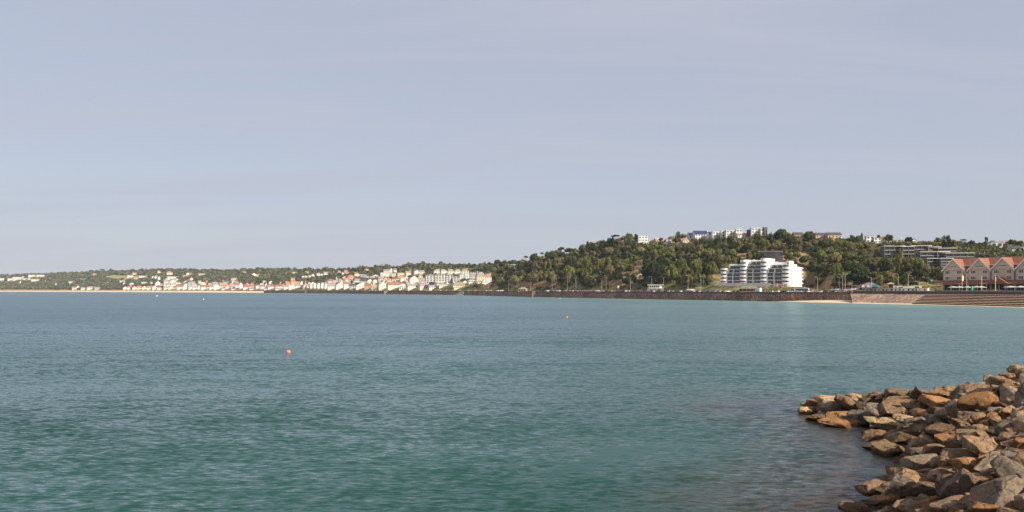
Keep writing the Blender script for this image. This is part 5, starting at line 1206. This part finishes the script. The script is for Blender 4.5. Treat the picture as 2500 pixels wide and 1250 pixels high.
def tree(px, Y, h, wr, kind, col, zone, rng, z=None):
    x, y = at(px, Y); z = gz(x, y)-.3 if z is None else z
    ci = rng.randrange(len(TM[kind])); cm, tm = TM[kind][ci]
    t = thing(KN[kind][0], (x, y, z), rng.uniform(0, 6.28)); t['category'] = KN[kind][2]; t['group'] = 'trees on the near hill' if px > 1200 else 'trees on the far ridge'
    o = link('crown', cm, t); k = rng.uniform(.85, 1.18); c = TC[col]; o.color = (c[0]*k, c[1]*k, c[2]*k, 1)
    o.scale = (wr, wr, h); q = link('trunk', tm, t); q.scale = (h*.8, h*.8, h)
    queue(t, 'a', TN[col], KN[kind][1], zone); COUNT[kind] = COUNT.get(kind, 0)+1
    return t
def blocked(px, Y, r, pyt, pyb):
    for a, b, c, d, yb in PROT:
        if Y < yb+2 and px+r*.85 > a and px-r*.85 < b and pyt < d-2 and pyb > c: return True
        if Y >= yb and Y < yb+14 and a-2 < px < b+2: return True
    return False
def hill_zone(px, py, pyc):
    f = (py-pyc)/max(5, 700-pyc)
    v = 'on skyline' if f < .16 else 'high up' if f < .45 else 'midway up' if f < .75 else 'low down'
    hzn = 'on left spur' if px < 1330 else 'left of red path' if px < 1500 else 'left of cafe' if px < 1600 else 'above cafe' if px < 1740 else 'by white apartments' if px < 1960 else 'right of white apartments' if px < 2160 else 'by terraced apartments' if px < 2350 else 'above hotel'
    return v+' '+hzn
rt = random.Random(21); PL = []
for px, top, hp, wr_, col in ((1845, 607, 28, 17, 'deep'), (1830, 612, 26, 14, 'olive'), (1858, 616, 20, 12, 'dark'), (1914, 606, 18, 13, 'olive'), (1926, 616, 20, 13, 'deep'), (1938, 628, 20, 13, 'bright')):
    Yq = Yr-14; zt_ = CH-(top-HZ)/F*Yq; tree(px, Yq, hp*Yq/F*1.25, wr_*Yq/F, 'round', col, 'on the cliff by the retaining wall', rt, z=zt_-hp*Yq/F*1.25)
# hand-placed ones first: px, base row, height px, half-width px, kind, colour
HAND = [(1452, 697, 30, 30, 'round', 'olive'), (1300, 700, 34, 22, 'round', 'olive'), (1258, 702, 32, 24, 'round', 'olive'), (1345, 698, 34, 26, 'round', 'olive'), (1222, 702, 26, 15, 'round', 'olive'), (1390, 690, 44, 20, 'round', 'bright'), (1432, 682, 52, 18, 'tall', 'bright'), (1480, 676, 44, 18, 'tall', 'bright'),
        (1435, 640, 46, 12, 'pine', 'dark'), (1420, 648, 40, 12, 'pine', 'dark'), (1310, 632, 14, 5, 'pine', 'dark'), (1323, 628, 13, 6, 'umbrella', 'dark'), (1284, 640, 14, 7, 'umbrella', 'dark'), (1331, 626, 10, 4, 'pine', 'dark'), (1600, 694, 56, 30, 'round', 'dark'), (1585, 690, 50, 24, 'round', 'dark'), (1640, 692, 50, 18, 'round', 'bright'),
        (1665, 680, 44, 16, 'tall', 'bright'), (1700, 688, 44, 18, 'tall', 'bright'), (1738, 680, 44, 22, 'round', 'bright'), (1720, 640, 36, 22, 'round', 'olive'), (1655, 594, 26, 10, 'tall', 'deep'), (1614, 610, 28, 11, 'pine', 'dark'), (1537, 590, 22, 12, 'round', 'deep'), (1552, 592, 22, 9, 'round', 'deep'), (1530, 672, 34, 22, 'round', 'bright'),
        (1905, 596, 38, 24, 'round', 'deep'), (1880, 600, 32, 16, 'round', 'deep'), (1925, 600, 30, 14, 'round', 'deep'), (1848, 600, 28, 13, 'tall', 'deep'), (1862, 606, 26, 12, 'round', 'bright'), (1975, 592, 26, 18, 'round', 'deep'), (1850, 633, 26, 19, 'round', 'deep'), (1832, 636, 24, 15, 'round', 'olive'), (1915, 612, 16, 14, 'round', 'bright'), (1928, 622, 14, 12, 'round', 'deep'), (1946, 634, 18, 14, 'round', 'olive'), (1880, 611, 14, 12, 'round', 'olive'), (1985, 655, 20, 14, 'round', 'deep'), (1970, 640, 18, 14, 'round', 'olive'), (2103, 584, 18, 5, 'tall', 'deep'), (2145, 582, 17, 5.5, 'tall', 'dark'), (2170, 584, 23, 11, 'round', 'deep'),
        (2218, 594, 17, 12, 'round', 'dark'), (2408, 592, 18, 6, 'tall', 'dark'), (2352, 592, 12, 9, 'umbrella', 'dark'), (2372, 600, 14, 10, 'round', 'dark'), (2093, 698, 46, 34, 'round', 'dark'), (2055, 700, 34, 22, 'round', 'deep'), (2170, 690, 30, 22, 'round', 'brown'), (2130, 662, 34, 20, 'round', 'olive'), (2160, 668, 36, 16, 'tall', 'deep'), (2195, 668, 52, 13, 'tall', 'yellow'),
        (2210, 674, 44, 16, 'round', 'bright'), (2245, 674, 46, 20, 'round', 'bright'), (2232, 660, 34, 18, 'round', 'olive'), (2290, 690, 36, 15, 'round', 'deep'), (2298, 692, 22, 13, 'round', 'dark'), (2262, 694, 18, 15, 'round', 'deep'), (2218, 690, 22, 20, 'round', 'olive'), (2140, 630, 22, 7, 'tall', 'rust'), (2100, 624, 12, 16, 'bush', 'silver'), (2120, 628, 10, 14, 'bush', 'silver'), (2030, 596, 20, 10, 'round', 'rust'),
        (2070, 655, 20, 22, 'round', 'deep'), (2040, 652, 36, 24, 'round', 'yellow'), (2070, 640, 26, 24, 'round', 'bright'), (1990, 676, 34, 26, 'round', 'deep'), (2005, 640, 30, 20, 'round', 'bright'), (1960, 650, 26, 14, 'round', 'deep'), (2470, 594, 16, 14, 'round', 'dark'), (2490, 592, 14, 12, 'round', 'deep'), (1185, 664, 16, 9, 'round', 'deep'), (1212, 658, 14, 9, 'round', 'deep'), (1200, 660, 13, 8, 'round', 'deep'), (1228, 664, 14, 10, 'round', 'olive'), (2000, 700, 20, 14, 'round', 'deep'), (1976, 702, 14, 12, 'bush', 'yellow')]
for px, pb, hp, wp_, kind, col in HAND:
    Y = hit(px, pb); tree(px, Y, hp*Y/F, wp_*Y/F, kind, col, hill_zone(px, pb, tb(px)[5]), rt); PL.append((px, pb, wp_))
cand = 0
while cand < 26000 and sum(COUNT.values()) < 900:
    cand += 1
    px = rt.uniform(1195, 2560); sh_, wl_, ft, fz, cr, cp, pw = tb(px)
    pb = rt.uniform(cp-1, 700)
    if pb < cp+2: Y = cr
    else: Y = hit(px, pb)
    if Y < ft+2 and not (px > 2080 and Y > ft-60): continue
    if 1745 < px < 1985 and Y < (835 if px < 1915 else 820): continue
    if px > 2290 and Y < 640: continue
    if soil(px, pb-3) > .35: continue
    right = px > 2330
    big = rt.random(); r = rt.uniform(11, 18.5) if not right else rt.uniform(5, 10)
    if any(abs(px-a) < (r+c)*.48 and abs(pb-b) < 8.2*(.8 if right else 1) for a, b, c in PL[-700:]): continue
    sky = pb < cp+8
    fl = (pb-cp)/max(5, 700-cp)
    if sky: kind = rt.choices(['round', 'pine', 'umbrella', 'bush'], [8, 1, .5, 2])[0] if px < 1600 else rt.choices(['round', 'bush'], [3, 2])[0]
    else: kind = rt.choices(['round', 'tall', 'pine', 'bush'], [6, 2.2, 2 if px < 1800 else .4, 1] if not right else [3, .5, .3, 5])[0]
    if COUNT.get(kind, 0) >= 290: continue
    hp = r*rt.uniform(1.2, 1.6)
    if kind == 'tall': hp = r*1.75; r *= .85
    if kind == 'pine': hp = r*1.8; r *= .9
    if kind in ('bush',): hp = r*.9
    if sky: hp = min(hp, 17)
    if blocked(px, Y, r, pb-hp, pb): continue
    if px < 1450: cols = [4, 4, 6, 2, .6, 2]
    elif px < 1750: cols = [4, 3.5, 4, 3.5, .8, 2]
    elif px < 2000: cols = [2, 4, 3, 3, 1, 1]
    else: cols = [1.5, 3, 3, 5, 2, .8]
    col = rt.choices(['dark', 'deep', 'olive', 'bright', 'yellow', 'brown'], cols)[0]
    if kind in ('pine', 'umbrella'): col = rt.choice(['dark', 'dark', 'deep'])
    PL.append((px, pb, r)); tree(px, Y, hp*Y/F, r*Y/F, kind, col, hill_zone(px, pb, cp), rt)
print('TREES', COUNT, cand)
# skyline trees on the far ridge
for px, top, w, kind in [(55, 670, 4, 'tall'), (66, 668, 6, 'round'), (115, 669, 9, 'round'), (128, 667, 8, 'round'), (143.5, 665, 4, 'tall'), (160, 667, 8, 'round'), (186, 664, 7, 'umbrella'), (200, 663, 7, 'umbrella'), (222, 660, 10, 'umbrella'), (236, 660, 9, 'umbrella'), (250, 657.5, 11, 'umbrella'), (270, 657, 9, 'pine'), (288, 660, 7, 'umbrella'), (302, 662, 7, 'round'), (320, 662, 9, 'round'), (343, 659, 8, 'round'), (380, 658, 7, 'round'),
                    (402, 657, 6, 'round'), (437, 658, 9, 'round'), (477, 655.5, 7, 'round'), (541, 658.5, 8, 'round'), (573, 657.5, 10, 'round'), (605, 660, 7, 'round'), (630, 659, 8, 'round'), (715, 658, 5, 'tall'), (728, 658, 5, 'tall'), (740, 659, 9, 'round'), (822, 658, 8, 'round'), (875, 657, 5, 'round'), (925, 654, 8, 'round'), (960, 652, 9, 'round'), (994, 648, 9, 'round'), (1019, 643, 7, 'pine'), (1040, 643, 8, 'pine'), (1060, 646, 12, 'round'), (1078, 646, 10, 'round'), (1090, 646, 9, 'round'), (1106, 647, 7, 'round'), (1122, 646, 9, 'round'), (1173, 649, 7, 'round')]:
    Y = tb(px)[4]; zt = CH-(top-HZ)/F*Y; x, y = at(px, Y); zb_ = gz(x, y)-3
    if kind == 'umbrella': w *= .7; zt -= 2
    tree(px, Y-4, max(9, zt-zb_), w*Y/F, kind, 'dark' if kind != 'round' else 'deep', 'on the far skyline' if px < 600 else 'on skyline above town', rt, z=zb_)
# far woodland and scrub: nobody could count these
def leafcloud(name, pts, m_, n, smin, smax, label):
    rng = np.random.default_rng(5); A = []
    for x, y, z, r, h, fs in pts:
        d = rng.normal(size=(n, 3)); d /= np.linalg.norm(d, axis=1)[:, None]; d[:, 2] = np.abs(d[:, 2])*1.0-.15
        P = np.array([x, y, z])+d*np.array([r, r, h])*rng.uniform(.65, 1.05, (n, 1)); Nn = d+rng.normal(size=(n, 3))*.45; Nn /= np.linalg.norm(Nn, axis=1)[:, None]
        U = np.cross(Nn, rng.normal(size=(n, 3))); U /= np.linalg.norm(U, axis=1)[:, None]; V_ = np.cross(Nn, U); s = rng.uniform(smin, smax, (n, 1))*fs
        A.append(np.stack([P-U*s-V_*s*.7, P+U*s*.8-V_*s, P+U*s+V_*s*.8, P-U*s*.8+V_*s], 1).reshape(-1, 3))
    q = np.concatenate(A); nf = len(q)//4; me = bpy.data.meshes.new(name)
    me.vertices.add(nf*4); me.vertices.foreach_set('co', q.ravel()); me.loops.add(nf*4); me.loops.foreach_set('vertex_index', np.arange(nf*4)); me.polygons.add(nf)
    me.polygons.foreach_set('loop_start', np.arange(nf)*4); me.update(calc_edges=True); me.materials.append(m_); o = link(name, me); tag(o, label, 'vegetation', kind='stuff'); return o
pts = []; rw = random.Random(9); FIELD = [(290, 678, 40, 6), (335, 677, 25, 4), (205, 683, 20, 4), (355, 681, 20, 3), (120, 680, 16, 3), (350, 680, 14, 2), (1010, 661, 25, 3), (1120, 657, 45, 3), (1035, 672, 12, 2.5), (995, 656, 16, 2)]
while len(pts) < 7600:
    px = rw.uniform(-400, 1240); sh_, wl_, ft, fz, cr, cp, pw = tb(px); Y = cr if rw.random() < .09 else None
    pb = rw.uniform(cp-2, 706); Y = Y or hit(px, pb)
    if Y < ft+10 and rw.random() < .85: continue
    if px > 400 and pb > 694 and rw.random() < .8: continue
    if px > 940 and px < 1200 and pb > 664 and rw.random() < .6: continue
    r = rw.uniform(3.4, 6.4)*rw.choice((.8, 1, 1.3)); pyt = pb-r*1.1
    if any(((px-a)/c)**2+((pb-b)/d)**2 < 1 for a, b, c, d in FIELD): continue
    if any(Y < yb+2 and px+r*.9 > a and px-r*.9 < b and pyt < d-.8 and pb > c for a, b, c, d, yb in PROT): continue
    x, y = at(px, Y); m_ = r*Y/F; h = min(11, m_*1.1)*(rw.uniform(.8, 1.7) if Y >= cr else 1); 
    pts.append((x, y, gz(x, y)+h*.25, m_, h, m_/5))
leafcloud('woodland', pts, FARFOL, 60, .8, 1.5, 'mixed dark green woodland covering the far coastal slope behind the town')
pts = []
while len(pts) < 6000:
    px = rw.uniform(1215, 2650); sh_, wl_, ft, fz, cr, cp, pw = tb(px); t_ = rw.random(); Y = ft+(cr+30-ft)*t_
    x, y = at(px, Y); z = gz(x, y); py = topy(z, Y)
    if soil(px, py) > .25 and rw.random() < .93: continue
    if 1745 < px < 1985 and Y < 832: continue
    if py > 688 and rw.random() < .75: continue
    if any(Y < yb+1 and a-4 < px < b+4 and py-3 < d-1.5 and py > c for a, b, c, d, yb in PROT): continue
    if any(yb <= Y < yb+16 and a-3 < px < b+3 for a, b, c, d, yb in PROT): continue
    r = rw.uniform(2, 4.6); pts.append((x, y, z, r, r*rw.uniform(.6, 1.0), r/2.9))
leafcloud('undergrowth', pts, FARFOL, 42, .28, .6, 'scrubby undergrowth between the trees of the near hill')
pts = []
for i in range(1300):      # planting strip behind the promenade
    px = rw.uniform(1590, 2330); Y = ftf(px)*(.985 if px < 2000 else .96)-rw.uniform(0, 14); x, y = at(px, Y)
    if 1745 < px < 1985: Y = wl(px)+rw.uniform(30, 62); x, y = at(px, Y)
    if any(Y < yb+1 and a-1 < px < b+1 for a, b, c, d, yb in PROT if c > 680): continue
    pts.append((x, y, gz(x, y), rw.uniform(.8, 1.8), rw.uniform(.5, 1.2), .8))
leafcloud('verge_planting', pts, mat('dry_leaf', (.2, .17, .06), .9, .3, .2), 30, .2, .4, 'low dry yellow-green planting along the promenade verge')

# ---------------------------------------------------------------- thin air haze
m = bpy.data.materials.new('haze'); nt, N, L = nodes(m); out = N('ShaderNodeOutputMaterial'); v = N('ShaderNodeVolumePrincipled'); v.inputs['Color'].default_value = (.78, .86, 1, 1); v.inputs['Density'].default_value = HAZE; v.inputs['Anisotropy'].default_value = .0; L(v.outputs[0], out.inputs['Volume'])
o = MB().box(-12000, 14000, -2500, 11500, -11, 230).build('haze', m); o['kind'] = 'stuff'; o['label'] = 'thin pale sea haze in the air over the bay'; o['category'] = 'haze'

# ---------------------------------------------------------------- light, sky, camera
SUN_AZ, SUN_EL = math.radians(131), math.radians(36)      # azimuth clockwise from +Y
sv = Vector((math.sin(SUN_AZ)*math.cos(SUN_EL), math.cos(SUN_AZ)*math.cos(SUN_EL), math.sin(SUN_EL)))
sl = bpy.data.lights.new('sun', 'SUN'); sl.energy = SUN_E; sl.angle = math.radians(.55); sl.color = (1, .9, .76); so_ = bpy.data.objects.new('sun', sl); C.objects.link(so_)
so_.rotation_euler = sv.to_track_quat('Z', 'Y').to_euler(); so_.location = (0, 0, 300)
w = bpy.data.worlds.new('World'); S.world = w; w.use_nodes = True; nt = w.node_tree; nt.nodes.clear(); N, L = nt.nodes.new, nt.links.new
out = N('ShaderNodeOutputWorld'); bg = N('ShaderNodeBackground'); L(bg.outputs[0], out.inputs[0]); bg.inputs[1].default_value = SKY_S
sky = N('ShaderNodeTexSky'); sky.sky_type = 'NISHITA'; sky.sun_disc = False; sky.sun_elevation = SUN_EL; sky.sun_rotation = SUN_AZ; sky.dust_density = 1.5; sky.air_density = 1.0; sky.ozone_density = 1.5
# thin high cirrus veil: an even pale layer plus drawn-out streaks, laid out by sky direction
tc = N('ShaderNodeTexCoord'); sx = N('ShaderNodeSeparateXYZ'); L(tc.outputs['Generated'], sx.inputs[0])
zz = N('ShaderNodeMath'); zz.operation = 'ADD'; zz.inputs[1].default_value = .12; L(sx.outputs['Z'], zz.inputs[0])
dv = []
for ax in ('X', 'Y'):
    d = N('ShaderNodeMath'); d.operation = 'DIVIDE'; L(sx.outputs[ax], d.inputs[0]); L(zz.outputs[0], d.inputs[1]); dv.append(d)
cb = N('ShaderNodeCombineXYZ'); L(dv[0].outputs[0], cb.inputs[0]); L(dv[1].outputs[0], cb.inputs[1])
mp = N('ShaderNodeMapping'); mp.inputs['Rotation'].default_value = (0, 0, math.radians(28)); mp.inputs['Scale'].default_value = (.35, 1.5, 1); L(cb.outputs[0], mp.inputs[0])
n = N('ShaderNodeTexNoise'); n.inputs['Scale'].default_value = 1.3; n.inputs['Detail'].default_value = 7; n.inputs['Distortion'].default_value = .7; n.inputs['Roughness'].default_value = .5; L(mp.outputs[0], n.inputs['Vector'])
mr = N('ShaderNodeMapRange'); mr.inputs[1].default_value = .42; mr.inputs[2].default_value = .75; mr.inputs[3].default_value = VEIL0; mr.inputs[4].default_value = VEIL1; L(n.outputs[0], mr.inputs[0])
mx = N('ShaderNodeMix'); mx.data_type = 'RGBA'; L(mr.outputs[0], mx.inputs[0]); L(sky.outputs[0], mx.inputs[6]); mx.inputs[7].default_value = (*[c/SKY_S for c in VEILC], 1); L(mx.outputs[2], bg.inputs[0])
cam = bpy.data.cameras.new('camera'); cam.sensor_width = 36; cam.lens = 36*F/2500; cam.shift_y = (HZ-625)/2500; cam.clip_end = 40000; cam.clip_start = .5
co = bpy.data.objects.new('camera', cam); C.objects.link(co); co.location = (0, 0, CH); co.rotation_euler = (math.pi/2, 0, 0); S.camera = co
S.render.engine = 'CYCLES'; S.render.resolution_x = 1024; S.render.resolution_y = 512
S.view_settings.view_transform = 'Standard'; S.view_settings.look = 'None'; S.view_settings.gamma = 1; S.view_settings.exposure = EXPO
S.cycles.transparent_max_bounces = 16; S.cycles.max_bounces = 6; S.cycles.volume_bounces = 0
flush_labels()
print('OBJECTS', len(bpy.data.objects))
